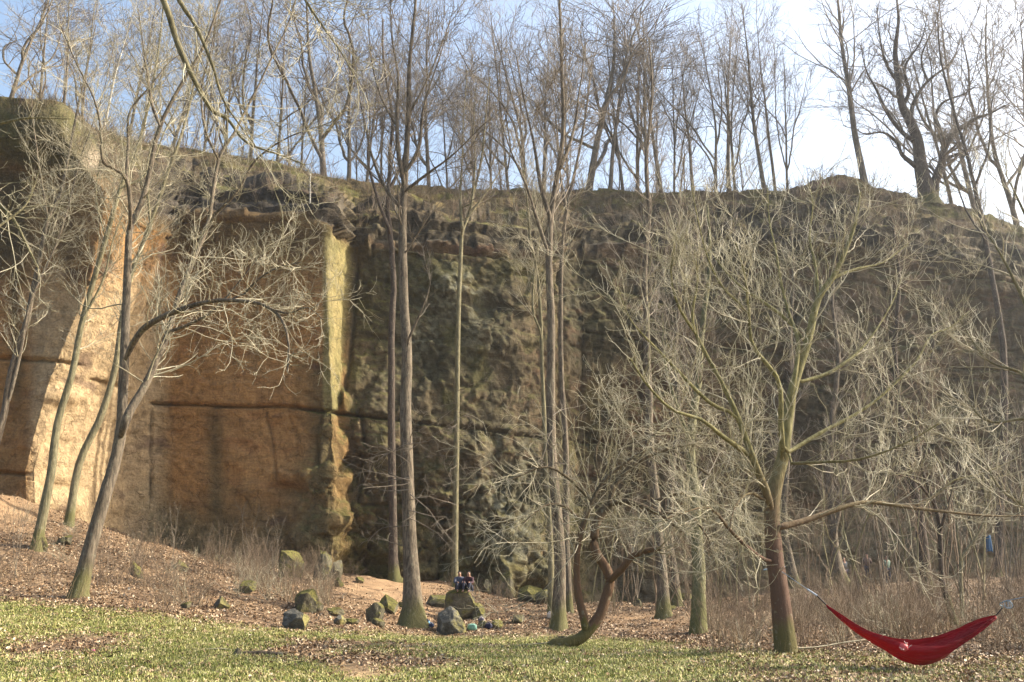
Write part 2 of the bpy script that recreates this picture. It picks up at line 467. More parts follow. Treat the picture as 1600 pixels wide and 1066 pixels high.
for pts, w, dep, stp in pylines:
    xs, ys = zip(*pts)
    yy = np.interp(PX, xs, ys) + wob
    inr = sstep(xs[0] - 6, xs[0] + 14, PX) * sstep(xs[-1] + 6, xs[-1] - 20, PX)
    d = PY - yy
    disp = disp - inr * dep * np.exp(-(d / w) ** 2)
    disp = disp - inr * stp * sstep(0, 3, d) * sstep(160, 40, d)
# vertical joints
for pts, w, dep in [([(238, 640), (236, 700), (233, 790)], 2.0, 0.25), ([(556, 400), (551, 500), (545, 560), (538, 640)], 3.0, 0.3), ([(560, 640), (572, 700), (560, 790)], 3, 0.4),
                    ([(415, 640), (423, 690), (432, 750)], 1.6, 0.16), ([(450, 640), (462, 690)], 1.5, 0.12), ([(1010, 420), (1004, 600), (1012, 760)], 2.5, 0.35), ([(1390, 440), (1396, 560), (1385, 720)], 2.5, 0.35),
                    ([(880, 420), (872, 560), (880, 680)], 2.5, 0.4)]:
    xs, ys = zip(*pts)
    xx = np.interp(PY, ys, xs) + 1.2 * wob
    inr = sstep(ys[0] - 4, ys[0] + 6, PY) * sstep(ys[-1] + 4, ys[-1] - 10, PY)
    disp = disp - inr * dep * np.exp(-((PX - xx) / w) ** 2)
# scooped hollows, flakes and bulges seen in the photo (px, py, rx, ry, metres)
for cx, cy, rx, ry, h in [(462, 742, 26, 18, 0.5), (455, 765, 30, 10, -0.35), (484, 735, 16, 30, 0.3), (392, 765, 22, 12, 0.25), (533, 700, 7, 24, 0.6), (537, 745, 8, 18, 0.7), (528, 815, 12, 16, 0.45),
                          (505, 850, 14, 14, 0.4), (543, 855, 9, 18, 0.5), (470, 845, 22, 20, 0.6), (538, 625, 7, 14, 0.9), (590, 690, 22, 22, 0.6), (95, 760, 24, 10, -0.3), (105, 790, 20, 14, 0.5),
                          (100, 620, 26, 14, 0.5), (700, 450, 34, 26, 0.7), (760, 480, 22, 16, -0.6), (740, 700, 60, 20, 0.5), (800, 860, 40, 40, 0.9), (840, 900, 26, 26, 1.3), (785, 905, 24, 28, 1.4),
                          (745, 730, 24, 30, 0.4), (620, 860, 40, 18, 0.7), (640, 895, 50, 12, 0.9), (960, 900, 40, 50, -2.0), (930, 520, 26, 26, 0.5), (1250, 345, 40, 18, 0.7), (1330, 340, 40, 14, 0.5),
                          (70, 190, 50, 22, 1.2), (140, 225, 14, 10, 0.5), (155, 258, 30, 14, -0.8), (330, 292, 12, 10, 1.0), (430, 290, 30, 10, 0.8), (600, 320, 30, 10, 0.7), (660, 345, 40, 8, 0.8)]:
    disp = disp + h * 0.75 * np.exp(-(((PX - cx) / rx) ** 2 + ((PY - cy) / ry) ** 2) ** 1.5)
# vertical overhung flutes of the left sunlit buttress
butt = sstep(30, 60, PX) * sstep(275, 240, PX) * face
disp = disp + butt * 0.12 * fbm(Q * np.array([0.9, 0.9, 0.12]), 3, 33)
lst = S[..., 2] * 1.35 + 0.05 * S[..., 0] + 0.7 * fbm(Q * np.array([0.25, 0.25, 0.5]), 3, 401)
li = np.floor(lst).astype(np.int64); lh = _hash(li, li * 0, li * 0, 9); lf_ = lst - li
ledge_z = slope * sstep(6.0, 5.3, VV) * sstep(150, 260, PX)
disp = disp + ledge_z * (1.1 * (lh - 0.5) + 0.55 * (0.5 - lf_) + 0.5 * v1[3] + 0.25 * v2[3])
disp = disp * (1 - 0.35 * slope) + slope * 0.35 * fbm(Q * 0.4, 3, 71)
disp = disp * sstep(0, 0.02, 1 - np.abs(us[:, None] / (nc - 1) * 2 - 1)) 
S2 = S + NRM * disp[..., None]
crest = S2[:, -1:]
back = []
for dy, dz in ((1.5, 0.15), (4, 0.2), (9, 0.0), (25, 0.5), (80, 1.0), (400, 2)):
    b = crest.copy(); b[..., 1] += dy; b[..., 2] += dz - 0.3 * disp[:, -1:] * 0
    b[..., 2] += 0.15 * fbm(b * 0.7, 2, 99)
    back.append(b)
ALL = np.concatenate([below, S2] + back, 1)
# the plateau runs on to both sides
nu, nv = ALL.shape[:2]
L0 = ALL[:1].copy(); L0[..., 0] -= 200; R0 = ALL[-1:].copy(); R0[..., 0] += 250; R0[..., 1] += 30
ALL = np.concatenate([L0, ALL, R0], 0)
cq = grid_quads(nu + 2, nv)[:, ::-1]
cme = np_mesh('cliff', ALL, cq, smooth=True)

# albedo of the rock: sandstone, rain streaks, algae, moss, lichen
def mixc(a, b, f): return a * (1 - f[..., None]) + np.asarray(b) * f[..., None]
W = S2
nb = fbm(W * np.array([0.22, 0.22, 0.18]), 4, 101)
nd = fbm(W * np.array([0.9, 0.9, 0.6]), 4, 111)
ns = fbm(W * np.array([1.1, 1.1, 0.07]), 4, 121)         # vertical streaks
nl = fbm(W * np.array([0.5, 0.5, 2.2]), 3, 131)          # bedding lines
C = np.zeros(PX.shape + (3,))
C[:] = (0.43, 0.245, 0.09)
C = mixc(C, (0.47, 0.29, 0.12), sstep(-0.2, 0.5, nb + 0.3 * nd) * 0.8)
C = mixc(C, (0.35, 0.165, 0.065), sstep(0.0, 0.6, nl) * 0.55)
# buttress face paler: its sunlight is put into the colour
C = mixc(C, (0.60, 0.46, 0.26), butt * sstep(380, 480, PY + 60 * nd) * 0.85)
# middle and right walls: grey brown
gb = mixc(np.broadcast_to(np.array([0.125, 0.095, 0.055]), C.shape), (0.195, 0.145, 0.09), sstep(-0.3, 0.4, nd))
gb = mixc(gb, (0.075, 0.07, 0.038), sstep(0.0, 0.4, nb) * 0.7)
gb = mixc(gb, (0.18, 0.095, 0.058), sstep(0.1, 0.5, nl + 0.4 * nd) * 0.6 * sstep(700, 860, PX))
C = mixc(C, gb, sstep(528, 552, PX + 0 * nd) * 1.0)
C = mixc(C, (0.27, 0.225, 0.16), sstep(860, 960, PX) * sstep(770, 830, PY + 20 * nd) * 0.8)
C = mixc(C, (0.20, 0.11, 0.06), blob(PX, PY, 1040, 650, 130, 90) * 0.7)
# dark vertical rain streaks on the orange walls
stk = np.zeros_like(PX)
for cx, w, y0, y1, a in [(20, 11, 330, 620, 0.75), (105, 13, 300, 560, 0.7), (335, 14, 640, 800, 0.7), (400, 12, 360, 560, 0.5), (500, 26, 560, 770, 0.75), (470, 14, 560, 640, 0.4), (250, 14, 380, 900, 0.7), (60, 8, 420, 560, 0.4), (440, 30, 370, 520, 0.55), (320, 30, 370, 500, 0.5), (215, 6, 400, 800, 0.4)]:
    stk = np.maximum(stk, a * np.exp(-((PX - cx - 6 * ns) / w) ** 2) * sstep(y0 - 30, y0 + 30, PY) * sstep(y1 + 60, y1 - 40, PY))
stk = np.maximum(stk, 0.7 * sstep(0.1, 0.55, ns + 0.2 * nb) * sstep(620, 380, PY) * left)
stk = np.maximum(stk, 0.75 * sstep(480, 370, PY) * left * (1 - butt))
C = mixc(C, (0.085, 0.075, 0.035), np.clip(stk, 0, 0.85) * face * (1 - 0.75 * butt))
# grey-green algae towards the foot of the orange wall
C = mixc(C, (0.15, 0.15, 0.085), sstep(720, 850, PY + 50 * nd) * left * 0.8 * sstep(190, 240, PX))
C = mixc(C, (0.115, 0.11, 0.05), sstep(478, 520, PX) * left * sstep(630, 690, PY) * 0.6)
# the pillar face: yellow algae
pedge = np.interp(PY, [330, 385, 500, 642], [552, 550, 542, 529])
pil = sstep(502, 508, PX) * sstep(3, -2, PX - pedge) * sstep(660, 640, PY) * face
C = mixc(C, (0.36, 0.32, 0.14), pil * 0.85)
C = mixc(C, (0.17, 0.165, 0.06), pil * sstep(0.0, 0.4, nd) * 0.6)
# purple-black mineral smears
C = mixc(C, (0.10, 0.055, 0.05), left * face * sstep(0.35, 0.6, fbm(W * np.array([0.5, 0.5, 0.8]), 4, 141) + 0.15 * nd) * 0.6)
# moss on the rough wall and ledges
upn = np.gradient(S2, axis=0); vpn = np.gradient(S2, axis=1)
N2 = np.cross(upn, vpn); N2 /= np.linalg.norm(N2, axis=-1, keepdims=True) + 1e-9
N2 = N2 * np.sign((N2 * NRM).sum(-1, keepdims=True) + 1e-9)
flat = sstep(0.15, 0.65, N2[..., 2])
mossy = sstep(0.05, 0.45, fbm(W * np.array([0.6, 0.6, 0.5]), 4, 151) + 0.35 * nd) * (sstep(500, 560, PX) * sstep(1000, 860, PX) * 0.75 + 0.15 * sstep(800, 1000, PX))
mossy = np.maximum(mossy, flat * (0.35 + 0.6 * sstep(-0.3, 0.2, nd)) * sstep(440, 500, PX) * face)
mossy = np.maximum(mossy, sstep(780, 900, PY) * sstep(470, 530, PX) * sstep(900, 860, PX) * sstep(-0.3, 0.2, nd) * 0.8)
mossy = np.maximum(mossy, blob(PX, PY, 700, 425, 60, 22) * 0.9)
C = mixc(C, (0.135, 0.125, 0.035), np.clip(mossy, 0, 0.9) * sstep(-0.6, 0.3, nd + 0.3))
C = mixc(C, (0.06, 0.065, 0.025), np.clip(mossy, 0, 1) * sstep(0.1, -0.3, nd) * 0.8)
# white lichen
lw = voro(W * 2.4, 161)[2]; lw2 = fbm(W * 4.5, 2, 171)
lich = blob(PX, PY, 715, 455, 42, 34) * 1.0 + blob(PX, PY, 660, 520, 26, 30) * 0.7 + blob(PX, PY, 790, 800, 75, 110) * 0.85 + blob(PX, PY, 750, 530, 30, 30) * 0.5 + blob(PX, PY, 620, 600, 50, 60) * 0.25
C = mixc(C, (0.29, 0.295, 0.235), np.clip(lich * sstep(-0.1, 0.25, lw2 + 0.5 * (lw - 0.5)) * 1.0, 0, 0.9))
# reddish band under the rim
C = mixc(C, (0.15, 0.07, 0.045), np.exp(-((PY - np.interp(PX, [540, 720, 1000], [372, 388, 392]) - 4 * nd) / 3.5) ** 2) * sstep(535, 560, PX) * sstep(1150, 980, PX) * 0.8)
C = mixc(C, (0.25, 0.19, 0.10), slope * sstep(0.0, 0.4, nl) * sstep(200, 330, PX) * 0.3)
# slope above the rim: dead grass, soil, moss
veg = mixc(np.broadcast_to(np.array([0.12, 0.085, 0.05]), C.shape), (0.20, 0.155, 0.075), sstep(-0.2, 0.4, nd))
veg = mixc(veg, (0.16, 0.16, 0.045), sstep(-0.05, 0.35, fbm(W * 0.7, 4, 181)) * 0.85)
veg = mixc(veg, (0.11, 0.10, 0.08), sstep(0.0, 0.3, fbm(W * 0.55, 4, 191)) * sstep(0.7, 0.4, N2[..., 2]) * 0.8)
veg = mixc(veg, (0.30, 0.115, 0.09), blob(PX, PY, 1288, 290, 18, 9) * 0.9)
C = mixc(C, (0.10, 0.085, 0.045), slope * sstep(600, 500, PX) * 0.75)
C = mixc(C, (0.11, 0.085, 0.04), face * sstep(190, 120, PX + 0 * nd) * sstep(470, 380, PY + 30 * ns) * 0.75)  # rock face below the rim: darker towards the upper left
led = mixc(np.broadcast_to(np.array([0.10, 0.082, 0.058]), C.shape), (0.17, 0.15, 0.115), sstep(-0.1, 0.4, nl + 0.5 * nd))
led = mixc(led, (0.045, 0.04, 0.03), sstep(0.1, -0.35, nd) * 0.6)
C = mixc(C, led, slope * sstep(4.05, 4.3, VV) * sstep(150, 260, PX))
C = mixc(C, veg, slope * sstep(4.3, 4.9, VV + 0.4 * nd) * np.clip(sstep(0.30, 0.65, N2[..., 2]) * 0.85 + sstep(5.3, 5.7, VV + 0.3 * nd) + sstep(260, 150, PX), 0, 1))
lefttop = sstep(180, 100, PX) * sstep(4.0, 4.4, VV)
C = mixc(C, (0.13, 0.12, 0.05), lefttop * 0.7)
C = mixc(C, (0.75, 0.62, 0.45), blob(PX, PY, 147, 245, 14, 9) * 0.9)
C = np.clip(C, 0.01, 0.8)
C = C * 0.76 * (np.array([1.04, 1.0, 0.88]) * (1 - left[..., None]) + np.array([0.98, 0.97, 1.02]) * left[..., None])
gr = sstep(545, 620, PX) * face * (1 - 0.6 * blob(PX, PY, 1040, 650, 130, 90))
lum = C.mean(-1, keepdims=True)
C = C * (1 - 0.22 * gr[..., None]) + lum * np.array([1.04, 1.02, 0.68]) * 0.22 * gr[..., None]
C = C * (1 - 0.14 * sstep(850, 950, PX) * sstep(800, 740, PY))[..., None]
CA = np.zeros(ALL.shape); CA[:] = (0.18, 0.13, 0.07)
CA[1:-1, 1:1 + C.shape[1]] = C; CA[1:-1, 0] = C[:, 0]
set_col(cme, 'rock', CA.reshape(-1, 3))
m = NT('sandstone')
ca = m.n('ShaderNodeVertexColor', layer_name='rock'); co = m.coord()
n1 = m.noise(2.2, 7, co, 0.7, 0.4); n2 = m.noise(9, 6, co, 0.7); n3 = m.noise(0.35, 3, m.scaled(co, (1, 1, 3.0)))
c = m.mix(1.0, ca.outputs[0], m.ramp(n1, [(0.25, g3(0.55)), (0.5, g3(1.0)), (0.75, g3(1.3))]), 'MULTIPLY')
c = m.mix(0.6, c, m.ramp(n2, [(0.3, g3(0.6)), (0.7, g3(1.35))]), 'MULTIPLY')
vk = m.n('ShaderNodeTexVoronoi', feature='DISTANCE_TO_EDGE'); vk.inputs['Scale'].default_value = 0.8
dv = m.n('ShaderNodeVectorMath', operation='ADD'); m.l(m.scaled(co, (1, 1, 0.6)), dv.inputs[0])
nzv = m.n('ShaderNodeTexNoise'); nzv.inputs['Scale'].default_value = 1.3; m.l(co, nzv.inputs['Vector']); m.l(nzv.outputs['Color'], dv.inputs[1]); m.l(dv.outputs[0], vk.inputs['Vector'])
crk = m.ramp(vk.outputs['Distance'], [(0.0, g3(0.0)), (0.012, g3(1))])
crk = m.mix(m.ramp(m.noise(0.6, 2, co), [(0.40, g3(0)), (0.52, g3(1))]), g3(1.0), crk)
c = m.mix(0.55, c, m.mix(crk, (0.35, 0.3, 0.22), g3(1.0)), 'MULTIPLY')
c = m.mix(0.38, c, m.ramp(m.noise(5, 8, m.scaled(co, (1, 1, 0.25)), 0.75), [(0.38, g3(0.65)), (0.5, g3(1.0)), (0.62, g3(1.2))]), 'MULTIPLY')
c = m.mix(0.45, c, m.ramp(m.noise(3.2, 8, m.scaled(co, (0.5, 0.5, 3.5)), 0.7), [(0.36, g3(0.6)), (0.5, g3(1.0)), (0.64, g3(1.2))]), 'MULTIPLY')
m.l(c, m.b.inputs['Base Color'])
h = m.math('ADD', m.math('MULTIPLY', n1, 1.4), m.math('ADD', m.math('MULTIPLY', n2, 0.4), m.math('MULTIPLY', n3, 0.8)))
h = m.math('ADD', h, m.math('MULTIPLY', crk, 0.35))
h = m.math('ADD', h, m.math('MULTIPLY', m.noise(30, 4, co, 0.8), 0.25))
m.bump(h, 1.0, 0.16)
cme.materials.append(m.m)
tag(link('cliff', cme), 'tall sandstone quarry wall, orange on the left and grey and mossy in the middle', kind='structure')

def crest_at(px, dy=0.0):
    i = np.argmin(np.abs(PX[:, -1] - px))
    p = S2[i, -1].copy()
    x0 = p[0]
    p[1] += dy
    p[0] = at(px, PY[i, -1], p[1])[0]
    p[2] += 0.05
    return p

def cliff_pt(px, py):
    """surface point of the finished cliff seen at a photo pixel"""
    qx, qy = proj(S2)
    k = np.argmin((qx - px) ** 2 + (qy - py) ** 2 + np.where(VV < 0, 1e9, 0))
    return S2.reshape(-1, 3)[k].copy(), N2.reshape(-1, 3)[k].copy()

# ------------------------------------------------------------------ trees
def catmull(P, n):
    P = np.asarray(P, float)
    if len(P) == 2:
        t = np.linspace(0, 1, n)[:, None]; return P[0] * (1 - t) + P[1] * t
    E = np.concatenate([[2 * P[0] - P[1]], P, [2 * P[-1] - P[-2]]])
    t = np.linspace(0, len(P) - 1 - 1e-6, n); i = np.floor(t).astype(int); f = (t - i)[:, None]
    a, b, c, d = E[i], E[i + 1], E[i + 2], E[i + 3]
    return 0.5 * ((2 * b) + (-a + c) * f + (2 * a - 5 * b + 4 * c - d) * f ** 2 + (-a + 3 * b - 3 * c + d) * f ** 3)

def tubes(P, R, k):
    """P (M,n,3), R (M,n) -> verts, quads"""
    M, n = P.shape[:2]
    T = np.gradient(P, axis=1); T /= np.linalg.norm(T, axis=-1, keepdims=True) + 1e-9
    ref = np.where(np.abs(T.mean(1)[:, None, 2:3]) > 0.8, np.array([1.0, 0.1, 0]), np.array([0.05, 0.1, 1.0]))
    A = np.cross(T, ref); A /= np.linalg.norm(A, axis=-1, keepdims=True) + 1e-9
    B = np.cross(T, A)
    an = np.arange(k) * 2 * math.pi / k
    V = P[:, :, None] + R[:, :, None, None] * (A[:, :, None] * np.cos(an)[:, None] + B[:, :, None] * np.sin(an)[:, None])
    idx = np.arange(M * n * k).reshape(M, n, k); nx = np.roll(idx, -1, 2)
    Q = np.stack([idx[:, :-1], nx[:, :-1], nx[:, 1:], idx[:, 1:]], -1).reshape(-1, 4)
    return V.reshape(-1, 3), Q

class Bag:
    def __init__(s): s.v, s.q, s.n = [], [], 0
    def add(s, P, R, k):
        if len(P) == 0: return
        v, q = tubes(P, R, k); s.v.append(v); s.q.append(q + s.n); s.n += len(v)
    def mesh(s, name, mat, origin=(0, 0, 0)):
        return np_mesh(name, np.concatenate(s.v) - np.asarray(origin), np.concatenate(s.q), mat)

def grow(rng, base, d, L, n, wander, trop, tvec=(0, 0, 1)):
    M = len(base)
    P = np.empty((M, n, 3)); P[:, 0] = base
    d = d / (np.linalg.norm(d, axis=-1, keepdims=True) + 1e-9)
    st = (L / (n - 1))[:, None]; up = np.asarray(tvec, float)
    for i in range(1, n):
        d = d + rng.normal(0, wander, (M, 3)) + up * trop
        d /= np.linalg.norm(d, axis=-1, keepdims=True) + 1e-9
        P[:, i] = P[:, i - 1] + d * st
    return P

def sprout(rng, P, R, dens, lfun, ang, n, wander, trop, rratio, rmin, t0=0.15, tip=0.0, cap=None, outward=None, taper=0.25, flatten=1.0):
    """children along every polyline; dens = children per metre"""
    M, m_ = P.shape[:2]
    L = np.linalg.norm(np.diff(P, axis=1), axis=-1).sum(1)
    cnt = rng.poisson(np.maximum(dens * L * (1 - t0), 0.0)) + (1 if tip else 0)
    idx = np.repeat(np.arange(M), cnt)
    if cap and len(idx) > cap: idx = rng.choice(idx, cap, replace=False)
    K = len(idx)
    if K == 0: return np.zeros((0, n, 3)), np.zeros((0, n)), np.zeros(0)
    t = t0 + (1 - t0) * rng.random(K) ** 0.85
    if tip: t = np.where(rng.random(K) < tip, 0.97, t)
    f = t * (m_ - 1); i = np.clip(np.floor(f).astype(int), 0, m_ - 2); w = (f - i)[:, None]
    base = P[idx, i] * (1 - w) + P[idx, i + 1] * w
    r = R[idx, i] * (1 - w[:, 0]) + R[idx, i + 1] * w[:, 0]
    T = P[idx, i + 1] - P[idx, i]; T /= np.linalg.norm(T, axis=-1, keepdims=True) + 1e-9
    rv = rng.normal(size=(K, 3)); rv[:, 2] *= flatten
    if outward is not None: rv = rv + outward
    side = rv - (rv * T).sum(-1, keepdims=True) * T; side /= np.linalg.norm(side, axis=-1, keepdims=True) + 1e-9
    a = np.radians(rng.normal(ang[0], ang[1], K))[:, None]
    d = T * np.cos(a) + side * np.sin(a)
    length = lfun(t, L[idx], rng, K)
    C = grow(rng, base, d, length, n, wander, trop)
    r0 = np.maximum(r * rratio, rmin)
    s = np.linspace(0, 1, n)[None]
    RR = r0[:, None] * (1 - s) + np.maximum(r0[:, None] * taper, rmin * 0.6) * s
    return C, RR, t

def crown_levels(rng, P, R, levels, bag):
    """repeated sprouting; the last levels are thin three-sided twigs"""
    for lv in levels:
        C, RR, _ = sprout(rng, P, R, **{k: v for k, v in lv.items() if k != 'k'})
        if len(C) == 0: break
        bag.add(C, RR, lv.get('k', 3))
        P, R = C, RR

def px_path(pts, base, Y, dY=0.0, n=None):
    """a traced limb: photo points, at the tree's distance Y, drifting by dY towards its end"""
    m_ = len(pts)
    out = []
    for i, q in enumerate(pts):
        y = Y + dY * i / max(m_ - 1, 1) + (q[2] if len(q) > 2 else 0)
        out.append(at(q[0], q[1], y))
    return np.array(out)

def trunk_mesh(rng, P, R, k=14, flare=1.0, flutes=0.12, name='trunk', mat=None, origin=(0, 0, 0)):
    V, Q = tubes(P[None], R[None], k)
    V = V.reshape(len(P), k, 3)
    c = P[:, None]
    rad = V - c
    s = np.linspace(0, 1, len(P))[:, None]
    lump = 1 + flutes * fbm(V * np.array([6, 6, 1.2]) / max(R[0] * 4, 0.3), 3, int(rng.integers(1000)))
    hgt = (P[:, 2] - P[0, 2])[:, None]
    an = np.arange(k)[None] * 2 * math.pi / k
    fl = 1.25 * flare * np.exp(-np.maximum(hgt, 0) / (R[0] * 2.0)) + 0.5 * flare * np.exp(-np.maximum(hgt, 0) / (R[0] * 0.8)) * (0.55 + 0.45 * np.sin(an * 4 + rng.random() * 6) )
    V = c + rad * (lump + fl)[..., None]
    return np_mesh(name, V.reshape(-1, 3) - np.asarray(origin), Q, mat)

STY_NEAR = dict(l2=dict(dens=3.0, lf=(0.7, 1.9), ang=(48, 14), n=7, wander=0.16, trop=0.07, rratio=0.5, rmin=0.011, k=4),
                l3=dict(dens=5.5, lf=(0.3, 0.85), ang=(50, 15), n=5, wander=0.22, trop=0.14, rratio=0.6, rmin=0.0065),
                l4=dict(dens=7.5, lf=(0.12, 0.4), ang=(45, 15), n=4, wander=0.2, trop=0.28, rratio=0.7, rmin=0.0048))

def lf(a, b, fall=0.6):
    def f(t, L, rng, K):
        return np.minimum(rng.uniform(a, b, K) * (1 - fall * t * rng.random(K)), np.maximum(L * 0.75, a))
    return f

def traced_tree(name, label, limbs, r, bark, twig, seed, levels, group=None, cat='tree', trunk_n=40, flare=1.0, extra=None, root_px=None, leafy=True, limb_bark=None, min_t=0.0):
    """limbs[0] is the trunk: (photo points, dY, r_end[, r_start]); the first point is where it meets the ground"""
    rng = np.random.default_rng(seed)
    g = hit(*limbs[0][0][0]) if root_px is None else np.asarray(root_px, float)
    Y = g[1]
    root = thing(name, label, cat, g, group)
    bag = Bag(); done = []
    for i, lb in enumerate(limbs):
        pts, dY, r1 = lb[:3]
        P = px_path(pts, g, Y, dY)
        if len(lb) > 4:                      # limb starts at a given depth offset
            P = np.array([at(q[0], q[1], Y + lb[4] + dY * j / max(len(pts) - 1, 1)) for j, q in enumerate(pts)])
        r0 = r if i == 0 else lb[3]
        if i == 0:
            P[0] = g - np.array([0, 0, 0.25])
            P = np.concatenate([P[:1], [g], P[1:]])
        L = np.linalg.norm(np.diff(P, axis=0), axis=-1).sum()
        n = trunk_n if i == 0 else int(np.clip(L / 0.22, 8, 40))
        D = catmull(P, n)
        D[1:] += fbm(D[1:] * 0.9, 2, seed + i)[:, None] * rng.normal(0, 1, 3) * min(0.06, r1 * 1.5)
        if i > 0:
            pp, rr_ = np.concatenate([q[0] for q in done]), np.concatenate([q[1] for q in done])
            dd = np.linalg.norm(pp - D[0], axis=-1); kk = int(np.argmin(dd))
            if dd[kk] < 0.6:
                r0 = min(r0, rr_[kk] * 0.92)
                D[0] = pp[kk]
        s = np.linspace(0, 1, n)
        R = r0 * (1 - s) ** (0.95 if i == 0 else 1.15) + r1 * (1 - (1 - s) ** (0.95 if i == 0 else 1.15))
        if i > 0: R[0] *= 0.55; R[1] *= 0.85
        done.append((D, R))
        if i == 0:
            me = trunk_mesh(rng, D, R, 16, flare, 0.10, 'trunk', bark, g)
            link('trunk', me, root)
            tt = 0.45 if leafy is True else leafy
        else:
            me = trunk_mesh(rng, D, R, 8, 0.0, 0.12, 'limb', limb_bark or bark, g)
            link('limb', me, root)
            tt = 0.12
        lv0 = dict(levels[0]); 
        if i == 0: lv0['t0'] = tt
        C, RR, _ = sprout(rng, D[None], R[None], **{k: v for k, v in lv0.items() if k != 'k'})
        if len(C):
            bag.add(C, RR, lv0.get('k', 3))
            # thick limbs carry second order shoots directly as well
            crown_levels(rng, C, RR, levels[1:], bag)
        # the tip of a limb divides into twigs
        if i > 0:
            tipd = D[-4:][None]; tipr = R[-4:][None]
            lt = dict(levels[1]); lt.update(dens=10, t0=0.2)
            crown_levels(rng, tipd, tipr, [lt] + list(levels[2:]), bag)
    if extra is not None: extra(rng, bag, g)
    if bag.n:
        link('crown', bag.mesh('crown', twig, g), root)
    return root

def L(dens, a, b, ang, n, wander, trop, rr, rmin, k=3, t0=0.12, tip=0.0, flatten=1.0, **kw):
    return dict(dens=dens, lfun=lf(a, b), ang=ang, n=n, wander=wander, trop=trop, rratio=rr, rmin=rmin, k=k, t0=t0, tip=tip, flatten=flatten, **kw)

NEAR = [L(4.0, 0.8, 2.3, (50, 14), 8, 0.17, 0.06, 0.25, 0.0075, 4), L(5.0, 0.3, 0.95, (52, 15), 6, 0.2, 0.12, 0.6, 0.008, 3), L(5.5, 0.12, 0.4, (48, 15), 4, 0.22, 0.28, 0.7, 0.0058, 3)]
MID = [L(4.0, 0.9, 3.0, (46, 14), 8, 0.15, 0.07, 0.24, 0.009, 4), L(4.0, 0.4, 1.3, (44, 14), 5, 0.18, 0.10, 0.6, 0.0065, 3), L(4.4, 0.2, 0.55, (42, 14), 4, 0.2, 0.12, 0.7, 0.0052, 3)]

# ---- the big forked tree that carries the hammock
traced_tree('bare_tree', 'large forking tree with reddish lower trunk holding the left end of the red hammock', [
    ([(1228, 1021), (1220, 940), (1210, 869), (1206, 798), (1213, 751), (1223, 715), (1228, 680), (1238, 610), (1261, 537), (1278, 469), (1303, 431), (1324, 385), (1337, 347), (1345, 300)], 0.8, 0.012),
    ([(1224, 715), (1220, 660), (1217, 596), (1177, 541), (1170, 486), (1164, 431), (1150, 380)], -1.2, 0.01, 0.06),
    ([(1234, 640), (1246, 560), (1246, 528), (1231, 486), (1219, 431), (1212, 389), (1202, 345), (1198, 290)], 1.2, 0.01, 0.05, 0.2),
    ([(1206, 800), (1196, 765), (1187, 744), (1175, 712), (1151, 647), (1122, 588), (1088, 524), (1082, 486), (1090, 440), (1085, 390)], -1.0, 0.012, 0.085),
    ([(1088, 524), (1060, 478), (1048, 430), (1055, 380)], -0.6, 0.012, 0.045, -0.8),
    ([(1175, 716), (1155, 700), (1128, 681), (1095, 655), (1050, 640), (1010, 600), (985, 560)], -2.0, 0.012, 0.06, -0.2),
    ([(1225, 712), (1248, 697), (1290, 672), (1337, 647), (1379, 617), (1430, 566), (1455, 524), (1485, 512), (1514, 486)], 1.6, 0.012, 0.07),
    ([(1222, 724), (1250, 724), (1284, 722), (1331, 720), (1374, 709), (1420, 690), (1470, 660)], -1.4, 0.01, 0.05),
    ([(1210, 826), (1235, 820), (1269, 810), (1323, 791), (1362, 785), (1421, 793), (1480, 800), (1538, 806), (1600, 806), (1660, 800)], 1.6, 0.012, 0.065),
    ([(1421, 793), (1461, 775), (1491, 751), (1538, 740), (1590, 715)], 0.4, 0.01, 0.035, 0.9),
    ([(1204, 880), (1185, 868), (1163, 849), (1136, 822), (1109, 795), (1075, 800), (1040, 812)], -1.8, 0.01, 0.045),
    ([(1200, 792), (1179, 771), (1160, 776), (1145, 800), (1140, 830)], -1.0, 0.008, 0.035),
    ([(1300, 434), (1340, 420), (1380, 410), (1420, 380)], 0.8, 0.008, 0.04, 0.6),
    ([(1170, 486), (1130, 450), (1105, 400), (1090, 340), (1080, 290)], -0.6, 0.008, 0.035, -0.8),
    ([(1261, 537), (1230, 500), (1190, 470), (1160, 450), (1130, 420), (1110, 390)], 1.0, 0.01, 0.04, 0.5),
    ([(1278, 469), (1275, 420), (1265, 370), (1270, 320), (1262, 280)], 0.8, 0.008, 0.035, 0.5),
    ([(1151, 647), (1110, 630), (1060, 580), (1020, 540), (985, 500), (965, 450)], -1.4, 0.008, 0.04, -0.5),
    ([(1240, 600), (1300, 580), (1350, 540), (1390, 480), (1410, 430)], 1.5, 0.008, 0.04, 0.5),
], 0.185, BARK_NEAR, TWIG_YELLOW, 11, [L(5.0, 0.6, 2.6, (48, 15), 9, 0.15, 0.07, 0.24, 0.0072, 4), L(5.0, 0.3, 1.05, (48, 15), 6, 0.2, 0.12, 0.62, 0.0046, 3), L(4.6, 0.12, 0.42, (44, 15), 4, 0.26, 0.30, 0.75, 0.0037, 3)], flare=0.35, leafy=0.6)

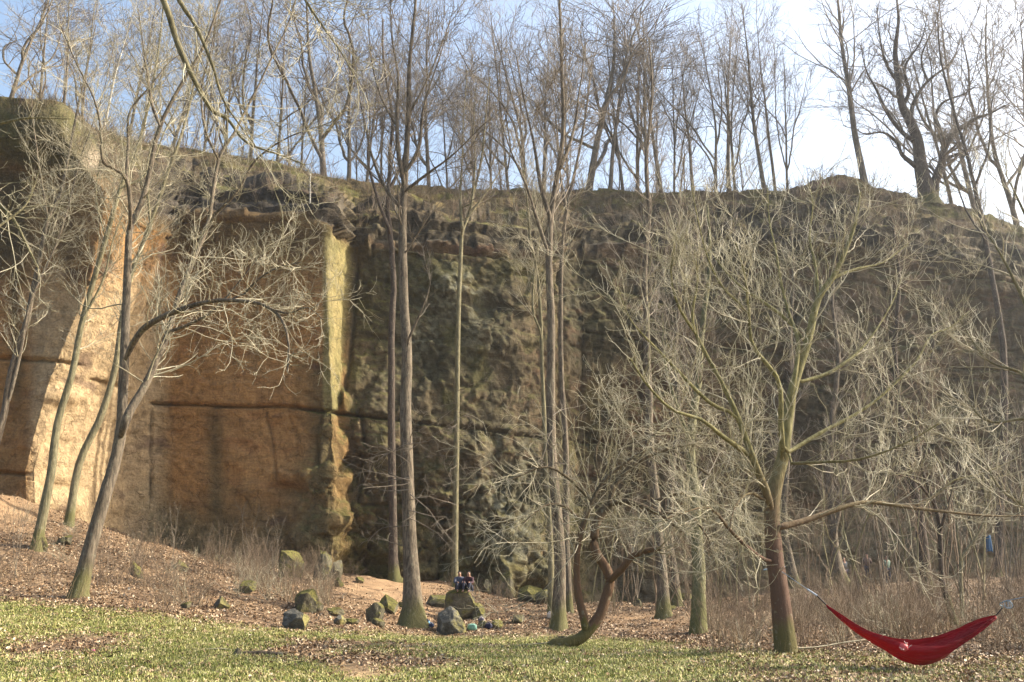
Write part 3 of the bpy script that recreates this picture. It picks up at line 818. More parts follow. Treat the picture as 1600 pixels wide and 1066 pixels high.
# ---- the leaning forked tree on the left
traced_tree('bare_tree', 'tall forked tree leaning right in front of the sunlit orange buttress', [
    ([(122, 935), (140, 860), (165, 770), (176, 735), (188, 680), (192, 610), (195, 537), (197, 480), (200, 400), (204, 355), (218, 325), (232, 280), (250, 197), (289, 122), (320, 70), (345, 0)], 2.0, 0.025),
    ([(188, 680), (205, 640), (225, 605), (245, 560), (263, 519), (284, 450), (300, 408), (326, 344), (341, 250), (367, 205), (400, 140), (440, 60), (470, -20)], 3.0, 0.02, 0.13),
    ([(196, 562), (215, 525), (235, 505), (270, 488), (300, 478), (340, 470), (372, 471), (410, 478), (440, 500), (452, 540), (450, 580)], -3.0, 0.02, 0.085),
    ([(204, 355), (203, 306), (195, 276), (175, 262), (160, 250), (156, 194), (145, 150), (120, 100), (95, 40)], -1.5, 0.012, 0.06, 0.7),
    ([(197, 285), (200, 230), (203, 175), (233, 137), (262, 100), (280, 85)], 1.0, 0.012, 0.05, 0.5),
    ([(250, 197), (238, 165), (232, 130), (225, 80), (215, 10)], 0.5, 0.012, 0.05, 0.8),
    ([(326, 344), (370, 300), (400, 250), (450, 215), (520, 190)], -1.0, 0.01, 0.05, 1.4),
    ([(263, 519), (300, 505), (340, 480), (390, 420), (420, 380)], -1.0, 0.01, 0.05, 0.8),
    ([(372, 471), (400, 440), (430, 420), (470, 410)], -1.0, 0.01, 0.035, -1.5),
    ([(341, 250), (320, 200), (315, 140), (330, 80), (340, 10)], 0.5, 0.01, 0.04, 1.8),
    ([(410, 478), (450, 490), (480, 480), (505, 500)], -0.6, 0.008, 0.03, -2.2),
], 0.17, BARK_GREY, TWIG_PALE, 12, [L(4.6, 0.8, 2.8, (48, 15), 9, 0.17, 0.04, 0.24, 0.008, 4), L(5.2, 0.35, 1.15, (48, 15), 6, 0.2, 0.06, 0.6, 0.0054, 3), L(4.6, 0.15, 0.45, (44, 15), 4, 0.26, 0.14, 0.7, 0.0042, 3)], flare=0.9, leafy=0.45)

traced_tree('bare_tree', 'thin pale tree leaning right at the foot of the bank below the sunlit buttress', [
    ([(57, 858), (70, 790), (81, 733), (90, 661), (113, 582), (130, 497), (165, 374), (188, 295), (215, 230), (235, 150), (250, 60), (258, -30)], 1.5, 0.02),
    ([(130, 497), (160, 440), (176, 380), (190, 340)], 0.5, 0.015, 0.05), ([(165, 374), (150, 300), (160, 220), (140, 130)], 0.5, 0.012, 0.05), ([(188, 295), (230, 270), (260, 200), (300, 130)], 1, 0.012, 0.05)],
    0.17, BARK_GREEN, TWIG_PALE, 13, MID, flare=0.5, leafy=0.45)
traced_tree('bare_tree', 'slender tree leaning right against the lit rock just behind the forked tree', [
    ([(107, 822), (124, 725), (158, 650), (180, 575), (190, 500), (205, 430), (235, 350), (262, 270), (290, 190), (310, 100), (330, 20)], 1.5, 0.02),
    ([(235, 350), (230, 260), (250, 180), (245, 90)], 0.5, 0.012, 0.06)],
    0.19, BARK_GREEN, TWIG_PALE, 14, MID, flare=0.5, leafy=0.5)
traced_tree('bare_tree', 'twin stemmed grey tree at the left edge of the picture beside the orange wall', [
    ([(-35, 770), (-15, 720), (5, 650), (19, 575), (41, 500), (60, 419), (75, 344), (97, 295), (112, 212), (130, 130), (150, 40)], 1, 0.02),
    ([(10, 640), (30, 560), (48, 470), (80, 400), (105, 330), (125, 250), (160, 150), (180, 60)], 0.6, 0.015, 0.09, 0.2), ([(75, 344), (60, 250), (50, 150), (70, 50)], -1, 0.012, 0.05)],
    0.19, BARK_GREY, TWIG_PALE, 15, MID, flare=0.4, leafy=0.4)

# ---- tall straight trees of the quarry floor
HIGH = [L(3.2, 1.0, 3.4, (42, 13), 8, 0.13, 0.09, 0.26, 0.011, 4), L(4.0, 0.5, 1.5, (40, 13), 5, 0.16, 0.10, 0.6, 0.0078, 3), L(4.2, 0.25, 0.65, (38, 13), 3, 0.18, 0.10, 0.7, 0.006, 3)]
def dead_low(px0, py0, py1, num, sc=1.0):
    """the drooping dead side shoots low on a trunk"""
    def f(rng, bag, g):
        b = np.array([at(px0, y, g[1]) for y in rng.uniform(py0, py1, num)])
        d = np.stack([rng.normal(0, 1, num), rng.normal(0, 0.7, num), rng.normal(-0.15, 0.2, num)], -1)
        P = grow(rng, b, d, rng.uniform(1.0, 2.6, num) * sc, 7, 0.14, -0.02)
        R = np.linspace(0.018, 0.006, 7)[None].repeat(num, 0)
        bag.add(P, R, 3)
        crown_levels(rng, P, R, [L(4, 0.3, 0.9, (50, 15), 5, 0.2, -0.02, 0.6, 0.006), L(4, 0.12, 0.4, (45, 15), 3, 0.2, 0.0, 0.7, 0.005)], bag)
    return f
traced_tree('bare_tree', 'tall straight tree with mossy flared foot in the middle of the quarry floor', [
    ([(645, 979), (643, 900), (640, 850), (637, 750), (634, 650), (636, 560), (632, 480), (629, 380), (631, 300), (634, 250), (638, 180), (640, 100), (648, 20), (650, -40)], 1.5, 0.03),
    ([(632, 290), (622, 240), (620, 180), (622, 120), (612, 60), (610, 0)], 0.5, 0.015, 0.09, 0.8), ([(633, 270), (655, 230), (662, 170), (680, 110), (700, 50)], 0.5, 0.015, 0.08, 0.8),
    ([(630, 330), (600, 290), (580, 240), (572, 200), (560, 140), (555, 80)], 1.5, 0.015, 0.07, 0.6), ([(631, 300), (670, 270), (710, 240), (760, 190)], -1.0, 0.012, 0.06, 0.7),
    ([(634, 540), (650, 505), (668, 460), (675, 420)], -0.5, 0.01, 0.05, 0.4), ([(621, 200), (595, 150), (580, 90), (575, 20)], 0.5, 0.012, 0.05, 1.2),
    ([(638, 180), (665, 130), (690, 70), (710, 10)], 0.5, 0.012, 0.05, 1.1)],
    0.26, BARK_GREY, TWIG_GREY, 16, HIGH, flare=1.3, leafy=0.55, extra=dead_low(640, 650, 860, 16))
traced_tree('bare_tree', 'dark tall trunk standing at the wall foot just left of the mossy footed tree', [
    ([(616, 908), (613, 800), (612, 650), (612, 531), (614, 437), (609, 362), (605, 317), (609, 250), (612, 180), (600, 100), (598, 30)], 1, 0.04),
    ([(609, 362), (590, 310), (575, 250), (578, 180), (565, 110)], 0.5, 0.02, 0.10), ([(607, 300), (630, 250), (640, 190), (655, 120)], 1, 0.02, 0.10)],
    0.24, BARK_DARK, TWIG_GREY, 17, HIGH, flare=0.8, leafy=0.6)
traced_tree('bare_tree', 'slim straight tree rising behind the rock where two people sit', [
    ([(711, 915), (711, 850), (712, 787), (714, 650), (716, 500), (720, 400), (723, 362), (735, 325), (752, 250), (758, 190), (765, 120)], 1, 0.03),
    ([(723, 362), (719, 310), (722, 250), (724, 190), (730, 110)], 0.5, 0.02, 0.09), ([(735, 325), (742, 260), (740, 200), (745, 130)], 1, 0.02, 0.08), ([(727, 345), (760, 300), (780, 270), (805, 225)], 1, 0.015, 0.06)],
    0.19, BARK_GREEN, TWIG_GREY, 18, HIGH, flare=0.4, leafy=0.66, extra=dead_low(714, 560, 850, 12, 1.4))
traced_tree('bare_tree', 'tall grey trunk beside the crooked tree, thickest of the close cluster of stems', [
    ([(873, 983), (874, 930), (875, 860), (868, 780), (862, 700), (861, 600), (861, 500), (858, 400), (862, 330), (872, 270), (880, 200), (878, 100), (875, 20), (872, -40)], 1.5, 0.03),
    ([(861, 345), (845, 290), (835, 230), (820, 160), (805, 80)], 0.6, 0.015, 0.09, 0.8), ([(872, 270), (892, 220), (905, 150), (915, 70)], 1, 0.015, 0.08, 0.9), ([(858, 400), (838, 340), (822, 290), (800, 240), (780, 180)], -1, 0.015, 0.07, 0.7)],
    0.21, BARK_GREY, TWIG_GREY, 19, HIGH, flare=0.7, leafy=0.6, extra=dead_low(864, 600, 820, 10))
traced_tree('bare_tree', 'thinner dark trunk just right of and behind the tall grey cluster trunk', [
    ([(889, 957), (886, 880), (884, 800), (884, 700), (878, 600), (876, 500), (878, 400), (885, 330), (900, 260), (915, 180), (925, 100)], 1, 0.03),
    ([(885, 330), (875, 270), (870, 200), (860, 120)], 0.5, 0.015, 0.07)],
    0.16, BARK_GREY, TWIG_GREY, 20, HIGH, flare=0.5, leafy=0.6)
traced_tree('bare_tree', 'pale slim stem on the left of the close cluster of trunks', [
    ([(860, 965), (861, 880), (857, 780), (852, 690), (848, 600), (845, 500), (840, 430), (828, 370), (822, 300), (810, 220)], 0.6, 0.02),
    ([(845, 520), (832, 480), (836, 420), (846, 350), (850, 280)], 0.3, 0.012, 0.05)],
    0.13, BARK_GREEN, TWIG_PALE, 21, HIGH, flare=0.3, leafy=0.6)
traced_tree('bare_tree', 'straight grey trunk to the right of the crooked tree, nearer of the two', [
    ([(1037, 965), (1035, 900), (1028, 830), (1020, 740), (1014, 640), (1010, 530), (1008, 420), (1015, 330), (1010, 250), (1020, 150), (1015, 60)], 1, 0.03),
    ([(1010, 480), (1040, 420), (1060, 350), (1075, 280)], 1, 0.015, 0.07)],
    0.24, BARK_GREY, TWIG_GREY, 22, HIGH, flare=0.7, leafy=0.5)
traced_tree('bare_tree', 'narrower grey trunk right behind the straight trunk near the mossy stones', [
    ([(1058, 946), (1052, 890), (1046, 840), (1050, 740), (1060, 640), (1055, 540), (1065, 440), (1060, 340), (1070, 240)], 1, 0.03)],
    0.23, BARK_GREY, TWIG_GREY, 23, HIGH, flare=0.5, leafy=0.5)
traced_tree('bare_tree', 'mossy grey trunk among drooping twigs between the crooked tree and the hammock tree', [
    ([(1093, 991), (1092, 930), (1090, 860), (1086, 780), (1080, 690), (1090, 600), (1100, 500), (1110, 410), (1105, 320)], 1, 0.03),
    ([(1082, 700), (1060, 640), (1040, 570), (1035, 490)], 0.5, 0.015, 0.07)],
    0.22, bark_mat('bark_mossy', (0.10, 0.10, 0.05), (0.22, 0.21, 0.12), moss_h=1.0), TWIG_GREY, 24, HIGH, flare=0.3, leafy=0.4)
traced_tree('bare_tree', 'tree with flared foot just behind and right of the hammock tree', [
    ([(1243, 914), (1233, 870), (1225, 820), (1230, 720), (1240, 620), (1235, 520), (1240, 420), (1230, 320)], 1, 0.04)],
    0.30, BARK_GREY, TWIG_GREY, 25, HIGH, flare=0.8, leafy=0.4)
traced_tree('bare_tree', 'leaning trunk with bright mossy foot behind the hammock near the standing climbers', [
    ([(1318, 920), (1308, 880), (1302, 840), (1296, 760), (1300, 660), (1310, 560), (1300, 460), (1310, 360)], 1, 0.04), ([(1302, 840), (1320, 760), (1340, 660), (1350, 560)], 1, 0.02, 0.12)],
    0.30, BARK_GREY, TWIG_GREY, 26, HIGH, flare=1.0, leafy=0.4)
traced_tree('bare_tree', 'dark trunk behind the right half of the hammock', [
    ([(1446, 930), (1442, 870), (1436, 806), (1420, 730), (1405, 640), (1398, 540), (1405, 440), (1395, 350)], 1, 0.04), ([(1420, 730), (1445, 650), (1455, 560), (1470, 470)], 1, 0.02, 0.12)],
    0.30, BARK_DARK, TWIG_BROWN, 27, HIGH, flare=0.5, leafy=0.35)
traced_tree('bare_tree', 'small dark forked tree in the brush directly behind the hammock', [
    ([(1492, 976), (1480, 935), (1472, 904), (1468, 826), (1460, 787), (1441, 736), (1430, 680), (1440, 620)], 0.5, 0.015), ([(1468, 826), (1490, 760), (1500, 700), (1520, 640)], 0.5, 0.012, 0.05),
    ([(1460, 787), (1430, 750), (1400, 740), (1370, 700)], -0.5, 0.01, 0.04)],
    0.10, BARK_DARK, TWIG_YELLOW, 28, NEAR, flare=0.3, leafy=0.4)
traced_tree('bare_tree', 'thin green sapling with a kinked fork right of the small dark tree', [
    ([(1504, 966), (1501, 892), (1504, 868), (1526, 838), (1545, 790), (1550, 720), (1570, 650)], 0.5, 0.012), ([(1502, 880), (1495, 820), (1500, 760), (1490, 700)], 0.5, 0.01, 0.035)],
    0.07, BARK_GREEN, TWIG_YELLOW, 29, NEAR, flare=0.2, leafy=0.35)
traced_tree('bare_tree', 'tall dark trunk near the right edge rising past the rim from the blue jacket', [
    ([(1557, 898), (1562, 820), (1568, 700), (1569, 562), (1556, 469), (1540, 376), (1523, 292), (1510, 240), (1490, 170), (1470, 90), (1465, 20)], 1, 0.04),
    ([(1523, 292), (1545, 230), (1550, 160), (1570, 80)], 1, 0.02, 0.10), ([(1540, 376), (1510, 330), (1490, 280), (1450, 240)], 1, 0.02, 0.08)],
    0.28, BARK_DARK, TWIG_GREY, 30, HIGH, flare=0.4, leafy=0.5)

# ---- the crooked tree: a leaning log that splits into two bowed stems
BROOM = [L(8.0, 0.7, 3.0, (58, 25), 9, 0.17, -0.015, 0.22, 0.0075, 4, t0=0.3), L(5.6, 0.3, 1.3, (46, 18), 6, 0.18, -0.03, 0.6, 0.005, 3), L(4.6, 0.15, 0.6, (40, 15), 4, 0.2, -0.03, 0.7, 0.004, 3)]
traced_tree('crooked_tree', 'crooked two stemmed tree rising from a slanting mossy log, crown a tangle of twigs', [
    ([(862, 1010), (885, 1005), (905, 998), (920, 985), (938, 960), (950, 925), (953, 905), (945, 885), (932, 865), (928, 845), (934, 812), (950, 790)], 0.3, 0.085),
    ([(914, 990), (912, 965), (903, 930), (901, 890), (904, 850), (912, 815), (925, 785), (940, 755), (975, 725), (1010, 700)], 0.4, 0.02, 0.095),
    ([(951, 906), (968, 890), (985, 870), (1003, 862), (1032, 857)], -0.6, 0.045, 0.09),
    ([(950, 790), (975, 783), (1005, 792), (1035, 805), (1065, 830)], -0.5, 0.03, 0.085, 0.3),
    ([(948, 792), (965, 750), (1000, 720), (1050, 700), (1100, 690)], 0.5, 0.02, 0.06, 0.3), ([(925, 785), (890, 750), (850, 730), (800, 750)], -0.8, 0.015, 0.05, 0.3),
    ([(912, 815), (880, 790), (850, 790), (815, 820)], -0.6, 0.012, 0.045, 0.2), ([(1005, 792), (1060, 770), (1110, 780), (1150, 810)], 0.5, 0.015, 0.05, 0), ([(940, 755), (930, 710), (945, 670), (960, 640)], 0.4, 0.012, 0.045, 0.3),
    ([(1050, 700), (1090, 730), (1130, 760), (1165, 800)], 0.5, 0.012, 0.04, 0.6), ([(1035, 805), (1070, 800), (1100, 830), (1120, 870)], -0.4, 0.012, 0.04, 0), ([(1000, 720), (1020, 680), (1060, 650), (1080, 620)], 0.3, 0.012, 0.04, 0.5)],
    0.11, BARK_RED, TWIG_PALE, 31, BROOM, flare=0.2, leafy=0.85)

# ---- two near trees whose trunks stand just outside the frame
def off_tree(label, base, limbs, r, bark, twig, seed, levels):
    rng = np.random.default_rng(seed)
    g = np.array([base[0], base[1], float(G(base[0], base[1]))])
    root = thing('bare_tree', label, 'tree', g)
    bag = Bag()
    tr = catmull([g - [0, 0, 0.3], g, g + [0.1, 0.1, 2], g + [0.2, 0.1, 5], g + [0.1, 0.3, 8], g + [0.3, 0.3, 12]], 40)
    R = np.linspace(r, r * 0.25, 40)
    link('trunk', trunk_mesh(rng, tr, R, 16, 0.7, 0.1, 'trunk', bark, g), root)
    for pts, h0, r0, r1 in limbs:
        P = [np.array([tr[np.argmin(abs(tr[:, 2] - g[2] - h0))][0], tr[np.argmin(abs(tr[:, 2] - g[2] - h0))][1], g[2] + h0])]
        P += [at(a, b, c) for a, b, c in pts]
        D = catmull(P, 46); RR = np.linspace(r0, r1, 46)
        link('limb', trunk_mesh(rng, D, RR, 8, 0, 0.1, 'limb', bark, g), root)
        crown_levels(rng, D[None], RR[None], levels, bag)
        crown_levels(rng, D[-6:][None], RR[-6:][None], [dict(levels[1], dens=8)] + levels[2:], bag)
    link('crown', bag.mesh('crown', twig, g), root)
    return root
OVER = [L(3.2, 0.5, 1.9, (45, 15), 9, 0.17, -0.01, 0.3, 0.005, 4, t0=0.3), L(4.2, 0.2, 0.8, (46, 15), 6, 0.2, 0.04, 0.6, 0.0036, 3), L(4.5, 0.1, 0.3, (42, 15), 4, 0.22, 0.1, 0.7, 0.0028, 3)]
off_tree('near tree beyond the left edge with green limbs hanging into the top left', (-9.6, 12.5), [
    ([(180, -160, 12.5), (255, 0, 12.6), (276, 64, 12.7), (297, 112, 12.7), (319, 153, 12.8), (335, 175, 12.9), (357, 188, 13), (386, 223, 13), (437, 242, 13.1), (478, 258, 13.2)], 10.5, 0.055, 0.009),
    ([(200, -150, 11.5), (277, -5, 11.6), (306, 41, 11.7), (332, 102, 11.8), (351, 160, 12), (400, 230, 12.3)], 10.8, 0.045, 0.007),
    ([(220, -260, 12), (380, -120, 12), (440, -60, 12), (480, 5, 12), (511, 51, 12), (534, 83, 12), (560, 130, 12)], 11.5, 0.035, 0.006),
    ([(-60, 300, 13.5), (10, 330, 13.6), (45, 390, 13.7), (60, 420, 13.7)], 6.0, 0.04, 0.008),
    ([(-60, 200, 13.5), (40, 185, 13.6), (110, 186, 13.7)], 7.5, 0.035, 0.006),
    ([(-80, 420, 13), (-10, 360, 13.2), (40, 320, 13.4), (60, 270, 13.4)], 4.6, 0.035, 0.006),
    ([(319, 153, 12.8), (322, 190, 12.8), (325, 215, 12.9), (345, 235, 12.9), (385, 250, 13), (402, 280, 13), (421, 303, 13)], 10.5, 0.02, 0.008)][:6], 0.26, BARK_GREEN, TWIG_YELLOW, 41, OVER)
off_tree('near tree beyond the right edge with pale twigs reaching in above the hammock', (9.9, 14.2), [
    ([(1640, 560, 14.2), (1600, 470, 14.2), (1565, 400, 14.2), (1530, 345, 14.3)], 4.6, 0.05, 0.006), ([(1640, 670, 14), (1600, 655, 14), (1556, 660, 14), (1527, 647, 14), (1505, 610, 14)], 3.4, 0.035, 0.006),
    ([(1650, 470, 14.6), (1620, 380, 14.6), (1590, 310, 14.6), (1570, 270, 14.7)], 6.0, 0.045, 0.006), ([(1640, 600, 13.6), (1590, 580, 13.6), (1540, 560, 13.7), (1500, 500, 13.7)], 4.2, 0.035, 0.005),
    ([(1650, 820, 14), (1600, 790, 14), (1560, 760, 14), (1530, 700, 14)], 2.4, 0.03, 0.006)], 0.2, BARK_GREEN, TWIG_PALE, 42,
    [L(3.6, 0.5, 1.5, (38, 12), 8, 0.12, 0.06, 0.5, 0.007, 4, t0=0.35), L(3.6, 0.25, 0.8, (40, 12), 6, 0.15, 0.1, 0.6, 0.0045, 3), L(3.0, 0.1, 0.35, (40, 12), 4, 0.18, 0.2, 0.7, 0.0035, 3)])

# ------------------------------------------------------------------ trees along the rim: prototypes of about 14 m, then copies
def proto_tree(name, seed, style, bark, twig, H=14.0, r=0.10):
    rng = np.random.default_rng(seed)
    root = thing(name, '', 'tree', (0, 0, 0))
    bag = Bag()
    sp_ = dict(slim=(0.22, 42, 0.28), broad=(0.22, 56, 0.36), fork=(0.10, 40, 0.3), oak=(0.16, 62, 0.5))[style]
    n = 40
    up = np.array([[0, 0, 1.0]])
    stems = []
    t = grow(rng, np.array([[0, 0, -0.3]]), up, np.array([H * (1.0 if style != 'oak' else 0.45)]), n, 0.016 if style != 'oak' else 0.05, 0.03)[0]
    R = r * (1 - np.linspace(0, 1, n)) ** 0.9 + 0.013
    if style == 'oak': R = np.linspace(r, r * 0.6, n)
    link('trunk', trunk_mesh(rng, t, R, 10, 0.5, 0.1, 'trunk', bark), root)
    stems.append((t, R))
    nl = dict(slim=0, broad=3, fork=3, oak=9)[style]
    for i in range(nl):
        f = rng.uniform(0.12, 0.4) if style != 'oak' else rng.uniform(0.45, 1.0)
        j = min(int(f * n), n - 2)
        az = rng.uniform(0, 6.28) if style != 'oak' else i * 2.4
        el = math.radians(rng.uniform(44, 72) if style != 'oak' else rng.uniform(12, 62))
        d = np.array([[math.cos(az) * math.cos(el), math.sin(az) * math.cos(el), math.sin(el)]])
        q = grow(rng, t[j:j + 1], d, np.array([H * (1 - f) * rng.uniform(0.75, 0.95)]) if style != 'oak' else np.array([H * rng.uniform(0.45, 0.68)]), 26, 0.085 if style != 'oak' else 0.17, 0.05)[0]
        rr = R[j] * rng.uniform(0.5, 0.7) * (1 - np.linspace(0, 1, 26)) ** 0.8 + 0.014
        link('limb', trunk_mesh(rng, q, rr, 7, 0, 0.1, 'limb', bark), root)
        stems.append((q, rr))
    a, b = (0.13, 0.40) if style != 'oak' else (0.10, 0.26)
    wl = 0.1 if style != 'oak' else 0.2
    for k, (P, RR) in enumerate(stems):
        lv = [L(2.0 if style != 'oak' else 1.6, a * H, b * H, (sp_[1], 12), 8, wl * 1.2, 0.09, 0.42, 0.013, 4, t0=sp_[2] if k == 0 else 0.15),
              L(2.4, 0.05 * H, 0.14 * H, (38, 12), 5, wl * 1.3, 0.07, 0.6, 0.0095), L(2.6, 0.025 * H, 0.06 * H, (36, 12), 3, 0.15, 0.06, 0.8, 0.0068)]
        if k == 0 and style == 'slim': lv[0]['dens'] = 3.3
        crown_levels(rng, P[None], RR[None], lv, bag)
    link('crown', bag.mesh('crown', twig), root)
    return root

protos = dict(
    a=proto_tree('bare_tree', 101, 'slim', BARK_RIM, TWIG_RIM), b=proto_tree('bare_tree', 102, 'broad', BARK_RIM, TWIG_RIM), c=proto_tree('bare_tree', 103, 'fork', BARK_RIM, TWIG_RIM),
    e=proto_tree('bare_tree', 107, 'broad', BARK_RIM, TWIG_RIM, r=0.12), f=proto_tree('bare_tree', 112, 'fork', BARK_RIM, TWIG_RIM, r=0.12),
    d=proto_tree('bare_tree', 104, 'slim', BARK_RIM, TWIG_RIM, r=0.13), w=proto_tree('birch_tree', 105, 'slim', BIRCH, TWIG_RIM, r=0.11))
used = set()
def rim_tree(kind, px, top, label, dy=1.0, wide=1.0, lean=0.0, rz=None, group=None, base=None):
    p = protos[kind]
    o = p if kind not in used else copy_tree(p)
    used.add(kind)
    b = crest_at(px, dy) if base is None else np.asarray(base)
    b[2] -= 0.15
    h = at(px, top, b[1])[2] - b[2]
    s = h / (14.0 if kind != 'o' else 11.5)
    o.location = b
    o.scale = (s * wide, s * wide, s)
    o.rotation_euler = (0, math.radians(lean), (px * 1.7) % 6.28 if rz is None else rz)
    if lean:
        e = o.rotation_euler.to_matrix().to_3x3()
        from mathutils import Matrix
        o.rotation_euler = (Matrix.Rotation(math.radians(lean), 3, 'Y') @ Matrix.Rotation((px * 1.7) % 6.28, 3, 'Z')).to_euler()
    tag(o, label, 'tree', group or 'bare trees along the cliff top')
    return o
RIM = [
    ('b', 14, -90, 'stout tree on the mossy block at the far left of the cliff top', 1, 1.5, 4), ('a', 62, -30, 'thin tree in the gap between the leftmost two rim trees', 3, 1, 3), ('d', 98, -20, 'tree standing at the right end of the mossy top left block', 1, 1.2, 3),
    ('c', 128, -60, 'tree with several stems left of the white birch on the left rim', 3, 1, 5), ('w', 160, 0, 'white stemmed birch on the left rim above the pale rock nose', 1, 1, 6), ('a', 196, -40, 'grey tree directly right of the first birch on the left rim', 4, 1.1, 4),
    ('w', 222, 20, 'second white birch on the rim behind the leaning forked tree', 2, 1, 5), ('b', 262, -40, 'spreading rim tree seen through the left fork of the leaning tree', 5, 1, 3), ('c', 318, -20, 'forked rim tree above the left end of the orange wall', 3, 1, 3),
    ('d', 352, 10, 'slender rim tree above the upper left of the orange wall', 6, 1, 2), ('a', 392, -10, 'thin rim tree above the middle of the orange wall', 3, 1, 2), ('c', 430, -40, 'rim tree with many upright stems over the right half of the orange wall', 6, 1, 2),
    ('a', 470, 20, 'slim rim tree left of the thick dark trunk above the pillar', 4, 0.9, 1), ('b', 507, -10, 'thick dark trunked tree on the rim above the yellow lit pillar', 1, 1.6, 0), ('c', 545, 0, 'grey rim tree just right of the thick trunk above the pillar', 2, 1.2, 1),
    ('d', 572, 20, 'narrow rim tree left of the two tall quarry trunks', 3, 1, 1), ('a', 598, 40, 'faint rim tree behind the crown of the dark quarry trunk', 6, 0.9, 0), ('c', 671, 30, 'rim tree immediately right of the mossy footed tall trunk', 2, 1.1, 0),
    ('a', 700, 80, 'thin rim tree left of the forking top of the slim straight tree', 6, 0.8, 0), ('c', 741, 90, 'rim tree behind the forking top of the slim straight tree', 2, 1.2, 0), ('d', 768, 70, 'narrow rim tree in the open sky right of the slim straight tree', 4, 0.9, 0),
    ('a', 797, 20, 'left leaning thin rim tree left of the cluster of stems', 3, 0.9, -4), ('b', 824, -10, 'rim tree with a broad foot leaning left beside the stem cluster', 1, 1.3, -4), ('d', 850, 10, 'upright rim tree seen behind the stem cluster', 5, 1, 0),
    ('c', 889, 0, 'bent rim tree touching the left side of the thickest rim trunk', 2, 1.1, -2), ('b', 919, -60, 'thickest trunk of the middle rim with a dense upright crown', 1, 2.0, 0), ('d', 953, 20, 'thin bent tree right next to the thickest middle rim trunk', 1, 0.9, 2),
    ('a', 975, 10, 'tall narrow tree second to the right of the thickest rim trunk', 2, 1, 0), ('c', 997, 30, 'forked tree third to the right of the thickest rim trunk', 4, 1, -3), ('d', 1012, 10, 'straight dark tree fourth to the right of the thickest rim trunk', 1, 1, 0),
    ('a', 1034, 30, 'greenish tree leftmost of the pair above the big crown', 2, 1.2, -2), ('c', 1053, 50, 'many stemmed tree in the middle of the rim above the big crown', 3, 1, 1), ('d', 1083, 60, 'shorter leafless tree between the two rim groups above the big crown', 2, 1, 2),
    ('b', 1119, 30, 'dark rim tree at the left of the group of three right of centre', 1, 1.1, 0), ('d', 1138, 20, 'slim middle tree of the group of three right of centre', 3, 1, -1), ('c', 1149, 50, 'right hand tree of the group of three right of centre', 1, 1, 1),
    ('d', 1196, -10, 'tall tree leaning left with an open crown right of the group of three', 1, 1.2, -7), ('a', 1212, 10, 'straight thin tree touching the left leaning tall tree', 2, 1, 0), ('c', 1230, 60, 'short many stemmed tree before the gap of open sky', 1, 0.8, 2),
    ('d', 1352, -90, 'tall left leaning tree on the right mound between the sky gap and the oak', 1, 1.3, -9), ('a', 1490, 40, 'slender tree just right of the gnarled oak', 3, 1, -4), ('c', 1528, 20, 'many stemmed tree between the oak and the right edge', 4, 1.1, -5),
    ('b', 1590, -20, 'thick left leaning tree on the rim at the right edge', 2, 1.5, -8), ('d', 1625, 30, 'rim tree partly cut off by the right edge of the picture', 4, 1, -5),
]
_rr = np.random.default_rng(21)
for kind, px, top, label, dy, wide, lean in RIM:
    if kind in 'ad' and _rr.random() < 0.45: kind = 'ef'[int(_rr.integers(2))]; wide *= 0.95
    lean += _rr.normal(0, 2.2); wide *= _rr.uniform(0.95, 1.3); top += _rr.uniform(-25, 40)
    rim_tree(kind, px, top, label, dy, wide, lean)
OAK = [L(1.9, 1.4, 4.2, (50, 18), 11, 0.26, 0.06, 0.42, 0.03, 5, t0=0.15), L(2.6, 0.7, 2.2, (48, 16), 7, 0.26, 0.06, 0.6, 0.017, 3), L(3.0, 0.3, 1.0, (44, 15), 5, 0.26, 0.05, 0.7, 0.010, 3)]
traced_tree('oak_tree', 'gnarled dark oak with thick twisted limbs on the right rim', [
    ([(1452, 318), (1446, 290), (1439, 265), (1434, 223), (1420, 185), (1410, 166), (1404, 128), (1399, 80), (1404, 32), (1400, -10)], 0.5, 0.05),
    ([(1456, 312), (1462, 285), (1471, 255), (1477, 230), (1497, 204), (1525, 185), (1545, 178), (1570, 165)], -1.0, 0.05, 0.42),
    ([(1477, 232), (1470, 205), (1462, 182), (1474, 160), (1506, 147), (1530, 130)], 1.0, 0.03, 0.2, -0.5),
    ([(1440, 268), (1425, 255), (1410, 242), (1401, 223), (1379, 207), (1353, 210), (1335, 200)], 0.8, 0.03, 0.22), ([(1434, 225), (1410, 207), (1388, 179), (1369, 140), (1353, 108), (1345, 70)], -0.8, 0.03, 0.2, 0.2),
    ([(1422, 188), (1428, 160), (1449, 128), (1487, 96), (1500, 60)], 1.2, 0.03, 0.2, 0.3), ([(1410, 166), (1420, 143), (1414, 105), (1439, 64), (1450, 20)], -1, 0.03, 0.18, 0.3), ([(1404, 130), (1385, 100), (1375, 60), (1370, 10)], 0.6, 0.03, 0.15, 0.4),
    ([(1472, 250), (1500, 240), (1520, 232), (1545, 225)], 0.6, 0.03, 0.15, -0.3), ([(1450, 130), (1440, 90), (1460, 40), (1470, 0)], 0.6, 0.02, 0.1, 0.6)],
    0.62, BARK_DARK, TWIG_RIM, 106, OAK, flare=0.5, leafy=0.6, root_px=crest_at(1452, 0.8), group='bare trees along the cliff top')
def where_rim(px):
    for lim, txt in ((130, 'above the mossy top left block'), (300, 'between the white birches'), (420, 'above the left part of the orange wall'), (500, 'above the right part of the orange wall'), (600, 'right of the thick trunk above the pillar'),
                     (680, 'behind the two tall quarry trunks'), (800, 'either side of the slim straight tree top'), (900, 'behind the stem cluster top'), (1000, 'right beside the thickest rim trunk'), (1090, 'above the left of the big crown')):
        if px < lim: return txt
    return 'among the group of three trees right of centre'
